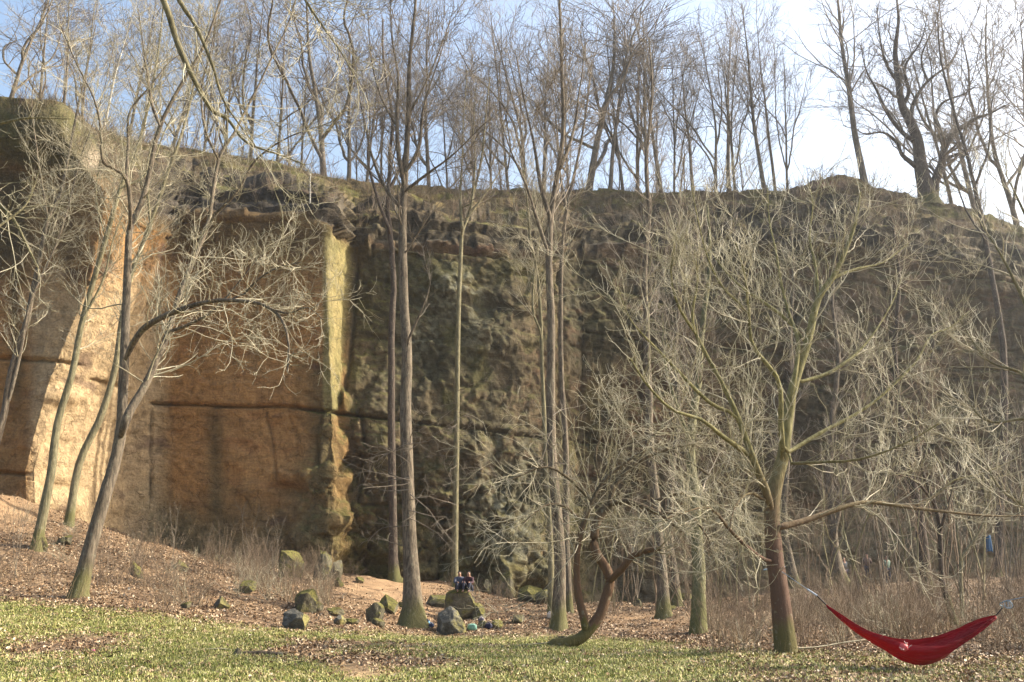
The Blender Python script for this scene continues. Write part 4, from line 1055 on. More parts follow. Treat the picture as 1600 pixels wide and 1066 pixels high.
def where_sap(px):
    for lim, txt in ((975, 'behind the crooked tree'), (1035, 'left of the pair of grey trunks'), (1080, 'beside the pair of grey trunks'), (1150, 'around the mossy grey trunk'), (1200, 'just left of the hammock tree'),
                     (1300, 'just right of the hammock tree'), (1360, 'near the mossy footed leaning trunk'), (1420, 'near the climber in green'), (1480, 'beside the dark trunk behind the hammock'), (1550, 'near the blue jacket')):
        if px < lim: return txt
    return 'at the right edge of the picture'
_r = np.random.default_rng(5)
for i, px in enumerate([40, 110, 180, 240, 290, 335, 372, 452, 560, 650, 715, 785, 865, 965, 1025, 1066, 1165]):
    rim_tree('acd'[i % 3], px + _r.uniform(-5, 5), _r.uniform(110, 190) - (50 if px < 500 else 0), 'small bare tree behind the rim, ' + where_rim(px), _r.uniform(7, 12), 0.75, _r.uniform(-3, 3), group='second row of small trees behind the rim')
# birch sapling on the ledge
sb, _ = cliff_pt(485, 318)
rim_tree('w', 485, 225, 'little white birch growing on the mossy ledge left of the pillar top', 0, 1.5, 0, base=sb)

# ------------------------------------------------------------------ shrubs and saplings
def shrub_mesh(seed, stems, H, spread, mat, dens=4, rmin=0.006, r0=0.014, trop=0.04):
    rng = np.random.default_rng(seed)
    bag = Bag()
    a = rng.uniform(0, 6.28, stems); e = np.abs(rng.normal(0, spread, stems))
    d = np.stack([np.cos(a) * np.sin(e), np.sin(a) * np.sin(e), np.cos(e)], -1)
    b = np.stack([rng.normal(0, 0.12, stems), rng.normal(0, 0.12, stems), np.full(stems, -0.05)], -1)
    P = grow(rng, b, d, H * rng.uniform(0.55, 1.0, stems), 9, 0.09, trop)
    R = np.linspace(r0, rmin, 9)[None].repeat(stems, 0)
    bag.add(P, R, 4)
    crown_levels(rng, P, R, [L(dens, 0.12 * H, 0.35 * H, (40, 14), 5, 0.15, 0.06, 0.6, rmin, t0=0.3), L(dens, 0.05 * H, 0.14 * H, (42, 14), 3, 0.18, 0.06, 0.7, rmin * 0.8)], bag)
    return bag.mesh('stems', mat)
SAPS = [shrub_mesh(201, 3, 5.5, 0.12, TWIG_BROWN, 2.2, 0.007, 0.028), shrub_mesh(202, 3, 4.5, 0.2, TWIG_GREY, 2.2, 0.007, 0.024), shrub_mesh(203, 2, 6.5, 0.1, TWIG_DULL, 2.2, 0.007, 0.03), shrub_mesh(204, 5, 3.5, 0.3, TWIG_BROWN, 2.4, 0.0065, 0.018)]
BRUSH = [shrub_mesh(211, 14, 1.5, 0.55, TWIG_BROWN, 5, 0.004, 0.007, 0.0), shrub_mesh(212, 16, 1.1, 0.7, TWIG_PALE, 5, 0.004, 0.006, -0.05), shrub_mesh(213, 12, 1.9, 0.35, TWIG_BROWN, 4, 0.004, 0.008, 0.0)]
_r = np.random.default_rng(77)
sap_px = [905, 930, 948, 962, 985, 1002, 1030, 1048, 1072, 1108, 1125, 1148, 1165, 1185, 1262, 1280, 1298, 1335, 1352, 1372, 1395, 1412, 1430, 1478, 1520, 1540, 1585, 1600, 1345, 1390, 1460, 1508, 1575, 1270, 1140, 1085]
for i, px in enumerate(sap_px):
    g = hit(px, _r.uniform(918, 950) if px > 1100 else _r.uniform(944, 958))
    k = int(_r.integers(4))
    o = link('sapling', SAPS[k], None, g)
    o.scale = [_r.uniform(0.9, 1.5)] * 2 + [_r.uniform(1.1, 2.0)]
    o.rotation_euler = (_r.normal(0, 0.05), _r.normal(0, 0.05), _r.uniform(0, 6))
    tag(o, 'leafless sapling in the thicket ' + where_sap(px), 'sapling', 'saplings in the right hand thicket')
for i, (px, py, sc_, lab) in enumerate([(385, 880, 0.62, 'leafless bush at the foot of the orange wall left of the leaning slab'), (402, 905, 0.5, 'pale stemmed bush on the bank beside the slab'), (430, 915, 0.45, 'low bush above the grey boulder with a moss cap'),
                                  (205, 900, 0.42, 'single upright bush right of the leaning tree foot'), (270, 890, 0.4, 'small bush between the two moss stones on the bank'), (345, 900, 0.45, 'thin bush in front of the wall on the bank'),
                                  (20, 900, 0.4, 'small bush at the left edge of the bank'), (500, 935, 0.45, 'thin sapling in front of the sandy path')]):
    g = hit(px, py)
    o = link('sapling', SAPS[3 if i % 2 else 1], None, g); o.scale = (sc_ * 1.1, sc_ * 1.1, sc_ * 1.4); o.rotation_euler = (0, 0.06 * (i % 3 - 1), i * 1.3)
    tag(o, lab, 'bush')

# ------------------------------------------------------------------ scattered ground cover (geometry nodes)
def scatter(name, meshes, pos, rot, scl, idx, label, cat=None):
    src = bpy.data.collections.new(name + '_source')
    for i, me in enumerate(meshes):
        o = bpy.data.objects.new('%s_piece_%d' % (name, i), me); src.objects.link(o)
    me = bpy.data.meshes.new(name)
    me.vertices.add(len(pos)); me.vertices.foreach_set('co', np.asarray(pos, np.float32).ravel())
    for nm, ty, ar, key in (('rot', 'FLOAT_VECTOR', rot, 'vector'), ('scl', 'FLOAT', scl, 'value'), ('idx', 'INT', idx, 'value')):
        a = me.attributes.new(nm, ty, 'POINT'); a.data.foreach_set(key, np.asarray(ar, np.int32 if ty == 'INT' else np.float32).ravel())
    o = link(name, me)
    ng = bpy.data.node_groups.new(name, 'GeometryNodeTree')
    ng.interface.new_socket('Geometry', in_out='INPUT', socket_type='NodeSocketGeometry')
    ng.interface.new_socket('Geometry', in_out='OUTPUT', socket_type='NodeSocketGeometry')
    N = ng.nodes
    gi = N.new('NodeGroupInput'); go = N.new('NodeGroupOutput')
    ci = N.new('GeometryNodeCollectionInfo'); ci.inputs['Collection'].default_value = src; ci.inputs['Separate Children'].default_value = True; ci.inputs['Reset Children'].default_value = True
    ip = N.new('GeometryNodeInstanceOnPoints'); ip.inputs['Pick Instance'].default_value = True
    def at_(nm, ty):
        x = N.new('GeometryNodeInputNamedAttribute'); x.data_type = ty; x.inputs['Name'].default_value = nm; return x.outputs['Attribute']
    Lk = ng.links.new
    Lk(gi.outputs[0], ip.inputs['Points']); Lk(ci.outputs[0], ip.inputs['Instance'])
    Lk(at_('idx', 'INT'), ip.inputs['Instance Index'])
    er = N.new('FunctionNodeEulerToRotation'); Lk(at_('rot', 'FLOAT_VECTOR'), er.inputs[0]); Lk(er.outputs[0], ip.inputs['Rotation'])
    cx = N.new('ShaderNodeCombineXYZ'); s = at_('scl', 'FLOAT')
    for k in range(3): Lk(s, cx.inputs[k])
    Lk(cx.outputs[0], ip.inputs['Scale'])
    Lk(ip.outputs[0], go.inputs[0])
    md = o.modifiers.new('scatter', 'NODES'); md.node_group = ng
    return tag(o, label, cat, None, 'stuff')

def rand_mat(name, stops, rough=0.8):
    m = NT(name); oi = m.n('ShaderNodeObjectInfo')
    m.l(m.ramp(oi.outputs['Random'], stops), m.b.inputs['Base Color']); m.b.inputs['Roughness'].default_value = rough
    return m.m
LEAFM = rand_mat('dead_leaf', [(0.0, (0.08, 0.05, 0.03)), (0.35, (0.18, 0.11, 0.06)), (0.65, (0.31, 0.21, 0.12)), (0.88, (0.46, 0.35, 0.23)), (1.0, (0.62, 0.53, 0.40))], 0.6)
GRASSM = rand_mat('grass_blade', [(0.0, (0.11, 0.14, 0.03)), (0.45, (0.23, 0.25, 0.065)), (0.75, (0.38, 0.36, 0.14)), (1.0, (0.52, 0.45, 0.26))], 0.6)
STRAWM = rand_mat('dry_straw', [(0.0, (0.12, 0.08, 0.045)), (0.5, (0.22, 0.155, 0.09)), (1.0, (0.40, 0.31, 0.19))], 0.7)
def leaf_mesh(seed):
    rng = np.random.default_rng(seed)
    out = [(0, -1, 0), (0.5, -0.5, 0), (0.62, 0.1, 0), (0.35, 0.6, 0), (0, 1, 0), (-0.35, 0.6, 0), (-0.62, 0.1, 0), (-0.5, -0.5, 0)]
    v = np.array([(0, 0, 0)] + out, float)
    v[:, 0] *= rng.uniform(0.7, 1.1); v += rng.normal(0, 0.06, v.shape)
    v[:, 2] = 0.55 * v[:, 0] ** 2 * rng.choice([1, -0.6]) + rng.uniform(0.1, 0.5) * v[:, 1] ** 2 + rng.normal(0, 0.06, len(v))
    v *= 0.036
    t = [(0, i, i % 8 + 1) for i in range(1, 9)]
    return np_mesh('leaf', v, None, LEAFM, False, t)
LEAVES = [leaf_mesh(s) for s in range(5)]
def tuft_mesh(seed, nb, h, spread, mat, w=0.006, lean=0.5):
    rng = np.random.default_rng(seed)
    V, T, n = [], [], 0
    for i in range(nb):
        a = rng.uniform(0, 6.28); b = np.array([rng.normal(0, spread), rng.normal(0, spread), -0.01]); hh = h * rng.uniform(0.5, 1)
        dr = np.array([math.cos(a), math.sin(a), 0]); sd_ = np.array([-math.sin(a), math.cos(a), 0]) * w * rng.uniform(0.6, 1.4)
        l_ = lean * rng.uniform(0.1, 1)
        p1 = b + dr * hh * l_ * 0.3 + np.array([0, 0, hh * 0.6]); p2 = b + dr * hh * l_ + np.array([0, 0, hh * (1 - 0.35 * l_)])
        V += [b - sd_, b + sd_, p1 - sd_ * 0.7, p1 + sd_ * 0.7, p2]; T += [(n, n + 1, n + 3), (n, n + 3, n + 2), (n + 2, n + 3, n + 4)]; n += 5
    return np_mesh('tuft', np.array(V), None, mat, True, T)
rng = np.random.default_rng(9)
def spread_pts(n, x0, x1, y0, y1):
    y = y0 + (y1 - y0) * rng.random(n) ** 1.15
    x = (rng.random(n) * 2 - 1) * (0.60 * y + 2)
    z = G(x, y)
    return np.stack([x, y, z], -1)
# leaves
P = spread_pts(430000, 0, 0, 11, 34)
qx, qy = proj(P)
gm = grass_amount(qx, qy)
nn = fbm(P * np.array([0.55, 0.55, 0]), 4, 31); n2_ = fbm(P * np.array([1.3, 1.3, 0]), 3, 87)
dens = 1 - gm * (0.68 - 0.55 * sstep(0.1, -0.3, nn + 0.5 * n2_))
dens = np.where(gm > 0.5, np.maximum(dens, 0.6 * sstep(950, 1200, qx) * sstep(1008, 1030, qy)), dens)
dens = np.maximum(dens, 0.55 * sstep(1040, 1062, qy) * sstep(0.3, -0.2, nn))
dd_ = 0.8 * blob(qx, qy, 560, 1052, 90, 14) + blob(qx, qy, 15, 800, 50, 28)
dens = dens * (1 - 0.4 * (1 - gm) * sstep(-1, -5, P[:, 0]))  # leaves thinned on the left bank, darker floor stands in for its shade
keep = (rng.random(len(P)) < dens * (1 - np.clip(dd_, 0, 0.85)) * (0.25 + 0.75 * sstep(-0.25, 0.3, n2_)))
P = P[keep]; print('leaves', len(P))
n = len(P)
rt = np.stack([rng.normal(0, 0.6, n), rng.normal(0, 0.6, n), rng.uniform(0, 6.28, n)], -1)
P[:, 2] += 0.012
scatter('leaf_litter', LEAVES, P, rt, rng.uniform(0.4, 1.35, n) ** 1.0, rng.integers(0, 5, n), 'fallen brown leaves strewn over grass and quarry floor')
P = spread_pts(70000, 0, 0, 33, 60)
qx, qy = proj(P)
dd_ = blob(qx, qy, 610, 918, 90, 26) + blob(qx, qy, 15, 800, 50, 28) + 0.6 * blob(qx, qy, 1020, 965, 80, 9)
P = P[rng.random(len(P)) > np.clip(dd_ * 1.2, 0, 0.97)]; n = len(P); P[:, 2] += 0.015
rt = np.stack([rng.normal(0, 0.5, n), rng.normal(0, 0.5, n), rng.uniform(0, 6.28, n)], -1)
scatter('far_leaf_litter', LEAVES, P, rt, rng.uniform(0.9, 1.7, n), rng.integers(0, 5, n), 'fallen leaves covering the quarry floor under the wall')
# grass
TUFTS = [tuft_mesh(s, 22, 0.06, 0.09, GRASSM, 0.005, 1.0) for s in range(4)]
P = spread_pts(110000, 0, 0, 11, 28)
qx, qy = proj(P)
gm = grass_amount(qx, qy); nn = fbm(P * np.array([0.55, 0.55, 0]), 4, 31); n2_ = fbm(P * np.array([1.3, 1.3, 0]), 3, 87)
keep = rng.random(len(P)) < gm * sstep(-0.45, 0.1, nn + 0.4 * n2_) * (1 - 0.75 * sstep(1000, 1250, qx) * sstep(1012, 1030, qy)) * (1 - 0.8 * blob(qx, qy, 560, 1052, 90, 14))
P = P[keep]; n = len(P); print('grass', n)
scatter('meadow_grass', TUFTS, P, np.stack([rng.normal(0, 0.1, n), rng.normal(0, 0.1, n), rng.uniform(0, 6.28, n)], -1), rng.uniform(0.5, 1.25, n), rng.integers(0, 4, n), 'short green and straw coloured grass of the meadow')
# dry stalks and brambles
STALKS = [tuft_mesh(20 + s, 18, 0.75, 0.28, STRAWM, 0.004, 0.9) for s in range(3)]
P = spread_pts(26000, 0, 0, 17.5, 52)
qx, qy = proj(P)
zone = sstep(1060, 1140, qx + 30 * fbm(P * 0.5, 2, 3)) * sstep(1030, 1018, qy) * sstep(905, 935, qy) * (1 - 0.5 * sstep(960, 930, qy))
zone2 = 0.55 * sstep(310, 380, qx) * sstep(560, 500, qx) * sstep(868, 885, qy) * sstep(965, 930, qy) + 0.14 * sstep(370, 300, qx) * sstep(975, 940, qy) + 0.05 * sstep(560, 700, qx) * sstep(990, 960, qy)
keep = rng.random(len(P)) < np.maximum(zone * 0.22 * sstep(-0.2, 0.35, fbm(P * 0.8, 3, 66)), zone2 * 0.24)
PS = P[keep]; n = len(PS); print('stalks', n)
scatter('dry_undergrowth', STALKS, PS, np.stack([rng.normal(0, 0.12, n), rng.normal(0, 0.12, n), rng.uniform(0, 6.28, n)], -1), rng.uniform(0.3, 1.0, n) ** 1.3, rng.integers(0, 3, n), 'dry stalks and dead grass at the edge of the thicket')
PB = PS[rng.random(len(PS)) < 0.45]; n = len(PB)
scatter('bramble_thicket', BRUSH, PB, np.stack([rng.normal(0, 0.1, n), rng.normal(0, 0.1, n), rng.uniform(0, 6.28, n)], -1), rng.uniform(0.45, 1.0, n), rng.integers(0, 3, n), 'tangled leafless brambles between the trees')
# brush and dead grass on the slope above the rim
ii = rng.integers(0, S2.shape[0], 5200); lo = int(np.argmax(vs >= 4.35)); jj = rng.integers(lo, S2.shape[1], 5200)
ok = (rng.random(len(ii)) < 0.25 + 0.75 * sstep(5.2, 5.7, VV[ii, jj])) & (PX[ii, jj] > -150) & (PX[ii, jj] < 1750) & (N2[ii, jj, 2] > 0.25)
PT = S2[ii, jj][ok]; n = len(PT)
RT = np.stack([rng.normal(0, 0.2, n), rng.normal(0, 0.2, n), rng.uniform(0, 6.28, n)], -1)
STALKD = [tuft_mesh(40 + s, 22, 0.6, 0.2, rand_mat('dull_grass', [(0.0, (0.07, 0.05, 0.03)), (0.6, (0.15, 0.115, 0.06)), (1.0, (0.26, 0.21, 0.11))]), 0.006, 0.7) for s in range(3)]
scatter('rim_dead_grass', STALKD, PT, RT, rng.uniform(0.4, 0.9, n), rng.integers(0, 3, n), 'dead grass tufts on the slope above the rock face')
sel = rng.random(n) < 0.10
BR2 = [shrub_mesh(221, 9, 1.9, 0.5, TWIG_BROWN, 3, 0.010, 0.014, 0.0), shrub_mesh(222, 8, 2.4, 0.35, TWIG_BROWN, 3, 0.010, 0.014, 0.02)]
scatter('rim_brush', BR2, PT[sel], RT[sel], rng.uniform(0.4, 1.1, sel.sum()), rng.integers(0, 2, sel.sum()), 'low leafless brush along the cliff top slope')

# ------------------------------------------------------------------ boulders
m = NT('mossy_rock'); co = m.coord(); ge = m.n('ShaderNodeNewGeometry'); oi = m.n('ShaderNodeObjectInfo')
sn = m.n('ShaderNodeSeparateXYZ'); m.l(ge.outputs['Normal'], sn.inputs[0])
rk = m.ramp(m.noise(3.5, 6, co, 0.7), [(0.3, (0.05, 0.045, 0.032)), (0.55, (0.12, 0.11, 0.075)), (0.75, (0.22, 0.205, 0.155))])
ms = m.ramp(m.noise(11, 4, co), [(0.3, (0.045, 0.043, 0.014)), (0.7, (0.17, 0.155, 0.04))])
f = m.math('ADD', m.math('MULTIPLY', sn.outputs[2], 0.9), m.math('MULTIPLY', m.math('SUBTRACT', m.noise(2.2, 4, co), 0.5), 2.4))
f = m.ramp(m.math('ADD', f, m.math('SUBTRACT', m.math('MULTIPLY', oi.outputs['Random'], 0.5), 0.1)), [(0.25, g3(0)), (0.75, g3(1))])
m.l(m.mix(f, rk, ms), m.b.inputs['Base Color'])
m.bump(m.noise(9, 6, co, 0.7), 0.9, 0.06)
ROCK = m.m
m = NT('dark_rock'); co = m.coord()
rk = m.ramp(m.noise(5, 6, co, 0.7), [(0.3, (0.045, 0.042, 0.035)), (0.6, (0.12, 0.115, 0.095)), (0.72, (0.30, 0.30, 0.26))])
ge = m.n('ShaderNodeNewGeometry'); sn = m.n('ShaderNodeSeparateXYZ'); m.l(ge.outputs['Normal'], sn.inputs[0])
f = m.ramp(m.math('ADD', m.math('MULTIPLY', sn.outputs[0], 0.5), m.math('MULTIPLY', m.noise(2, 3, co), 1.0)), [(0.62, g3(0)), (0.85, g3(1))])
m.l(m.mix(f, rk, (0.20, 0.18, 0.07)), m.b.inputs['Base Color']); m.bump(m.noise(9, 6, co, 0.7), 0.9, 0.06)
ROCKD = m.m
def boulder(px, py, w, h, label, seed, mat=None, slant=0.0, depth=0.9, name='boulder', tall=False, spike=0.0):
    """px, py the foot centre, w and h its size in photo pixels"""
    g = hit(px, py)
    s = g[1] / FPX
    W_, H_ = w * s * 0.92, h * s / CT * 0.92
    import bmesh
    bm = bmesh.new(); bmesh.ops.create_icosphere(bm, subdivisions=5, radius=1.0)
    v = np.array([x.co[:] for x in bm.verts]); fc = np.array([[x.index for x in f_.verts] for f_ in bm.faces]); bm.free()
    r_ = np.random.default_rng(seed)
    # cut with random planes for angular faces
    for k in range(20):
        nrm = r_.normal(size=3); nrm[2] *= 0.6; nrm /= np.linalg.norm(nrm)
        d = r_.uniform(0.42, 0.78)
        o_ = v @ nrm - d
        v = v - np.where(o_ > 0, o_, 0)[:, None] * nrm
    v = v * (1 + 0.14 * fbm(v * 1.3 + seed, 4, seed)[:, None] + 0.07 * fbm(v * 6 + seed, 4, seed + 1)[:, None])
    v /= np.abs(v).max(0)
    t = np.clip(v[:, 2], 0, 1)
    v[:, 0] *= (1 - spike * t); v[:, 1] *= (1 - spike * 0.6 * t)
    v[:, 0] += slant * v[:, 2]
    v = v * np.array([W_ / 2, W_ / 2 * depth, H_ * 0.74]); v[:, 2] += H_ * 0.27
    me = np_mesh(name, v, None, mat or ROCK, False, fc)
    o = link(name, me, None, g)
    return tag(o, label, 'boulder' if name == 'boulder' else 'stone')
boulder(502, 905, 36, 46, 'upright pale slab leaning at the foot of the wall below the pillar', 1, slant=0.25, spike=0.4)
boulder(527, 903, 30, 32, 'wedge shaped rock beside the upright pale slab', 2, slant=0.2, spike=0.3)
boulder(452, 900, 50, 40, 'broad dull rock at the wall foot left of the upright slab', 3)
boulder(475, 954, 44, 46, 'grey boulder with a green moss cap on the bank', 4, spike=0.05, slant=-0.12)
boulder(461, 984, 46, 32, 'dark angular boulder at the edge of the grass', 5, mat=ROCKD)
boulder(495, 955, 22, 16, 'small mossy stone touching the moss capped boulder', 6)
boulder(528, 976, 26, 13, 'low grey stone between the dark boulder and the yellow mossy pair', 7, mat=ROCKD)
boulder(550, 976, 24, 10, 'flat mossy stone right of the low grey stone', 8)
boulder(522, 962, 34, 12, 'flat mossy rock on the slope behind the low grey stone', 9)
boulder(586, 974, 36, 32, 'bright yellow mossy boulder, front one of the pair', 10, spike=0.2)
boulder(605, 955, 36, 26, 'rounded yellow mossy boulder, rear one of the pair', 11)
boulder(592, 978, 24, 14, 'little mossy rock tucked under the front yellow boulder', 12)
boulder(530, 916, 20, 14, 'small mossy stone at the left side of the sandy path', 13)
boulder(563, 911, 18, 9, 'tiny stone in the middle of the sandy path', 14)
boulder(628, 950, 18, 10, 'small rock behind the mossy footed trunk', 15)
boulder(705, 990, 54, 42, 'large dark lichen spotted boulder in front of the seated people', 16, mat=ROCKD, spike=0.25)
ROCKSEAT = boulder(722, 966, 62, 44, 'big mossy rock on which two people sit', 17, spike=0.12)
boulder(747, 966, 28, 24, 'grey boulder leaning on the right of the big mossy rock', 18)
boulder(683, 946, 42, 16, 'low mossy rock left of the big mossy rock', 19)
boulder(753, 982, 20, 11, 'small mossy stone beside the turquoise cloth', 20)
boulder(775, 983, 24, 13, 'mossy stone right of the bags on the leaf floor', 21)
boulder(788, 934, 38, 44, 'tall bright mossy boulder at the wall foot', 22, spike=0.35, slant=0.2)
boulder(762, 927, 22, 22, 'dark mossy boulder left of the tall bright one at the wall', 23)
boulder(828, 938, 44, 34, 'rounded mossy boulder at the wall right of the tall bright one', 24, spike=0.2)
boulder(852, 944, 34, 22, 'low yellow boulder at the wall next to the trunk cluster', 25)
boulder(998, 948, 20, 12, 'small mossy stone alone on the leaf floor under the alcove', 26)
boulder(1071, 936, 30, 14, 'mossy stone right behind the pair of grey trunks', 27)
boulder(1049, 955, 18, 12, 'mossy stone between the pair of grey trunks', 28)
boulder(212, 903, 26, 30, 'upright green mossy stone on the left bank', 29, spike=0.3)
boulder(282, 893, 30, 20, 'dark mossy stone on the left bank behind the thin bushes', 30)
boulder(66, 860, 22, 26, 'mossy stone against the foot of the thin pale tree', 31)
boulder(100, 850, 34, 14, 'flat mossy stone right of the thin pale tree foot', 32)
boulder(340, 868, 30, 11, 'low green stone near the foot of the orange wall', 33)
boulder(385, 925, 34, 18, 'dark mossy stone half hidden on the bank', 34)
boulder(345, 950, 30, 20, 'dark stone at the bottom of the bank', 35, mat=ROCKD)
boulder(370, 1026, 13, 14, 'small pale stone lying in the grass', 36, name='stone')
boulder(810, 973, 22, 12, 'small mossy hummock on the leaf floor right of the bags', 37)
boulder(880, 1000, 16, 6, 'little mossy stone by the crooked tree log', 38)
boulder(290, 950, 22, 10, 'small stone among leaves below the bank', 39)

# dead log in the grass
g = hit(405, 1026); r_ = np.random.default_rng(3)
P = catmull([g + [-0.35, 0, 0.02], g + [0, 0.03, 0.05], g + [0.42, 0.0, 0.02]], 14)
o = link('log', trunk_mesh(r_, P - g, np.full(14, 0.045), 10, 0, 0.4, 'log', BARK_LOG), None, g); tag(o, 'short dark rotten log in the grass next to the pale stone', 'log')
for i, (px, py, a, ln, lab) in enumerate([(345, 1020, 0.3, 0.7, 'thin twig lying left of the pale stone'), (1330, 1016, 0.1, 1.9, 'long pale fallen branch at the edge of the brush'), (840, 1010, -0.2, 0.6, 'short fallen stick at the end of the slanting log')]):
    g = hit(px, py); n_ = 10
    P = grow(np.random.default_rng(i), np.array([[-ln / 2, 0, 0.03]]), np.array([[math.cos(a), math.sin(a), 0.0]]), np.array([ln]), n_, 0.08, 0)
    b_ = Bag(); b_.add(P, np.linspace(0.018, 0.008, n_)[None], 6)
    tag(link('fallen_branch', b_.mesh('fallen_branch', TWIG_PALE), None, g), lab, 'branch')

# ------------------------------------------------------------------ hammock
def plain(name, col, rough=0.7, spec=0.3, bump=0.0):
    m = NT(name); co = m.coord()
    m.l(m.mix(m.ramp(m.noise(12, 4, co), [(0.3, g3(0.75)), (0.7, g3(1.15))]), (0, 0, 0), col, 'MIX') if False else m.mix(1.0, col, m.ramp(m.noise(12, 4, co), [(0.3, g3(0.8)), (0.7, g3(1.15))]), 'MULTIPLY'), m.b.inputs['Base Color'])
    m.b.inputs['Roughness'].default_value = rough; m.b.inputs['Specular IOR Level'].default_value = spec
    if bump: m.bump(m.noise(40, 3, co), bump, 0.01)
    return m.m
RED = NT('hammock_nylon'); co = RED.coord()
RED.l(RED.mix(1.0, (0.25, 0.006, 0.014), RED.ramp(RED.noise(3, 3, co), [(0.3, g3(0.75)), (0.7, g3(1.15))]), 'MULTIPLY'), RED.b.inputs['Base Color'])
RED.b.inputs['Roughness'].default_value = 0.62; RED.b.inputs['Specular IOR Level'].default_value = 0.25
tr_ = RED.n('ShaderNodeBsdfTranslucent'); tr_.inputs[0].default_value = (0.40, 0.008, 0.012, 1)
mx = RED.n('ShaderNodeMixShader'); mx.inputs[0].default_value = 0.35
RED.l(RED.b.outputs[0], mx.inputs[1]); RED.l(tr_.outputs[0], mx.inputs[2]); RED.l(mx.outputs[0], RED.t.nodes['Material Output'].inputs[0])
wv = RED.noise(5, 3, RED.scaled(co, (0.35, 3.0, 5.0))); RED.bump(wv, 0.8, 0.06)
HY = 15.3
A_ = at(1291, 945, HY + 0.5); B_ = at(1556, 962, HY)
hroot = thing('hammock', 'bright red nylon hammock hanging low between two trees above the leaves', 'hammock', (A_ + B_) / 2)
O = (A_ + B_) / 2
nu_, nv_ = 90, 36
t = np.linspace(0, 1, nu_)
tpx = np.array([(1291, 945), (1314, 961), (1341, 978), (1375, 992), (1409, 1000), (1438, 1002), (1465, 999), (1499, 988), (1532, 971), (1556, 962)], float)
bpx = np.array([(1291, 947), (1314, 970), (1341, 990), (1375, 1010), (1402, 1026), (1424, 1034), (1447, 1033), (1465, 1024), (1487, 1008), (1510, 994), (1532, 982), (1556, 965)], float)
def sag(q):
    tt_ = (q[:, 0] - 1291) / 265.0
    return -np.interp(t, tt_, q[:, 1] - (945 + 17 * tt_)) / FPX * (HY + 0.2)
topc, botc = sag(tpx), sag(bpx) * 0.95
def sm(a):
    k = np.array([1, 2, 3, 4, 3, 2, 1.0]); k /= k.sum(); b = np.pad(a, 3, 'edge'); c_ = np.convolve(b, k, 'valid'); c_[0], c_[-1] = a[0], a[-1]; return c_
topc, botc = sm(sm(topc)), sm(sm(botc))
base = A_[None] * (1 - t)[:, None] + B_[None] * t[:, None]
gath = np.clip(np.sin(math.pi * t), 0, 1) ** 0.7
V = np.zeros((nu_, nv_, 3))
ph = np.linspace(0, math.pi, nv_)
for j in range(nv_):
    # a pocket: front lip, belly, rear lip
    yoff = -math.cos(ph[j]) * (0.30 * gath)
    lip = topc if j >= nv_ // 2 else topc - 0.0
    zz = lip + (botc - lip) * math.sin(ph[j]) ** 0.8 - (0.03 * gath if j < nv_ // 2 else 0) + (0.035 * gath if j >= nv_ // 2 else 0)
    fold = 0.014 * (1 - 0.6 * gath) * math.sin(ph[j] * 9) + 0.008 * np.sin(ph[j] * 15 + 1 + 3 * t) + 0.010 * gath * np.sin(ph[j] * 11 + 5 * t)
    V[:, j] = base + np.stack([0 * t, yoff + fold, zz + fold * 0.6], -1)
V += (0.034 * fbm(V * np.array([1.6, 7, 11]), 3, 3) * gath[:, None])[..., None] * np.array([0.1, 0.8, 0.5])
me = np_mesh('fabric', V.reshape(-1, 3) - O, grid_quads(nu_, nv_), RED.m)
o = link('fabric', me, hroot); sm_ = o.modifiers.new('thick', 'SOLIDIFY'); sm_.thickness = 0.004
# rolled seams along both edges
for j in (0, nv_ - 1):
    b_ = Bag(); b_.add((V[:, j] - O)[None], np.full((1, nu_), 0.006), 6)
    link('hem', b_.mesh('hem', RED.m), hroot)
# stuff sack hanging on the fabric
import bmesh
pc = (at(1412, 1012, HY - 0.15) - O)
bm = bmesh.new(); bmesh.ops.create_icosphere(bm, subdivisions=3, radius=1.0)
v = np.array([x.co[:] for x in bm.verts]); fc = np.array([[x.index for x in f_.verts] for f_ in bm.faces]); bm.free()
v = v * (1 + 0.25 * fbm(v * 2.4, 3, 4)[:, None]) * np.array([0.065, 0.03, 0.055])
pouch = link('pouch', np_mesh('pouch', v + pc, None, plain('pouch_print', (0.45, 0.07, 0.08), 0.5), True, fc), hroot)
pouch['label'] = 'small patterned red and white pouch'
for k in range(5):
    q = pc + np.array([0.06 * math.cos(k * 1.3), -0.03, 0.045 * math.sin(k * 1.9)])
    b_ = Bag(); b_.add(grow(np.random.default_rng(k), q[None], np.array([[0.6, -0.2, 0.5]]), np.array([0.07]), 5, 0.7, 0), np.full((1, 5), 0.006), 5)
    link('drawstring', b_.mesh('drawstring', plain('pouch_white', (0.6, 0.4, 0.38))), pouch)
CORD = plain('dark_cord', (0.03, 0.025, 0.025)); BLUE = plain('blue_cord', (0.12, 0.20, 0.28), 0.6)
treepos = at(1213, 892, 18.3)
Lc = at(1277, 931, HY + 0.5)
b_ = Bag(); b_.add(catmull([A_ - O, Lc - O], 6)[None], np.full((1, 6), 0.011), 6); link('suspension_cord', b_.mesh('suspension_cord', CORD), hroot)
b_ = Bag(); b_.add(catmull([Lc - O, at(1262, 921, HY + 0.65) - O], 6)[None], np.full((1, 6), 0.014), 6); link('carabiner', b_.mesh('carabiner', plain('steel', (0.35, 0.42, 0.5), 0.4, 0.5)), hroot)['label'] = 'pale blue metal clip'
b_ = Bag(); b_.add(catmull([at(1262, 921, HY + 0.65) - O, treepos + [0.05, -0.1, 0.0] - O], 8)[None], np.full((1, 8), 0.0045), 6); link('tree_strap', b_.mesh('tree_strap', BLUE), hroot)
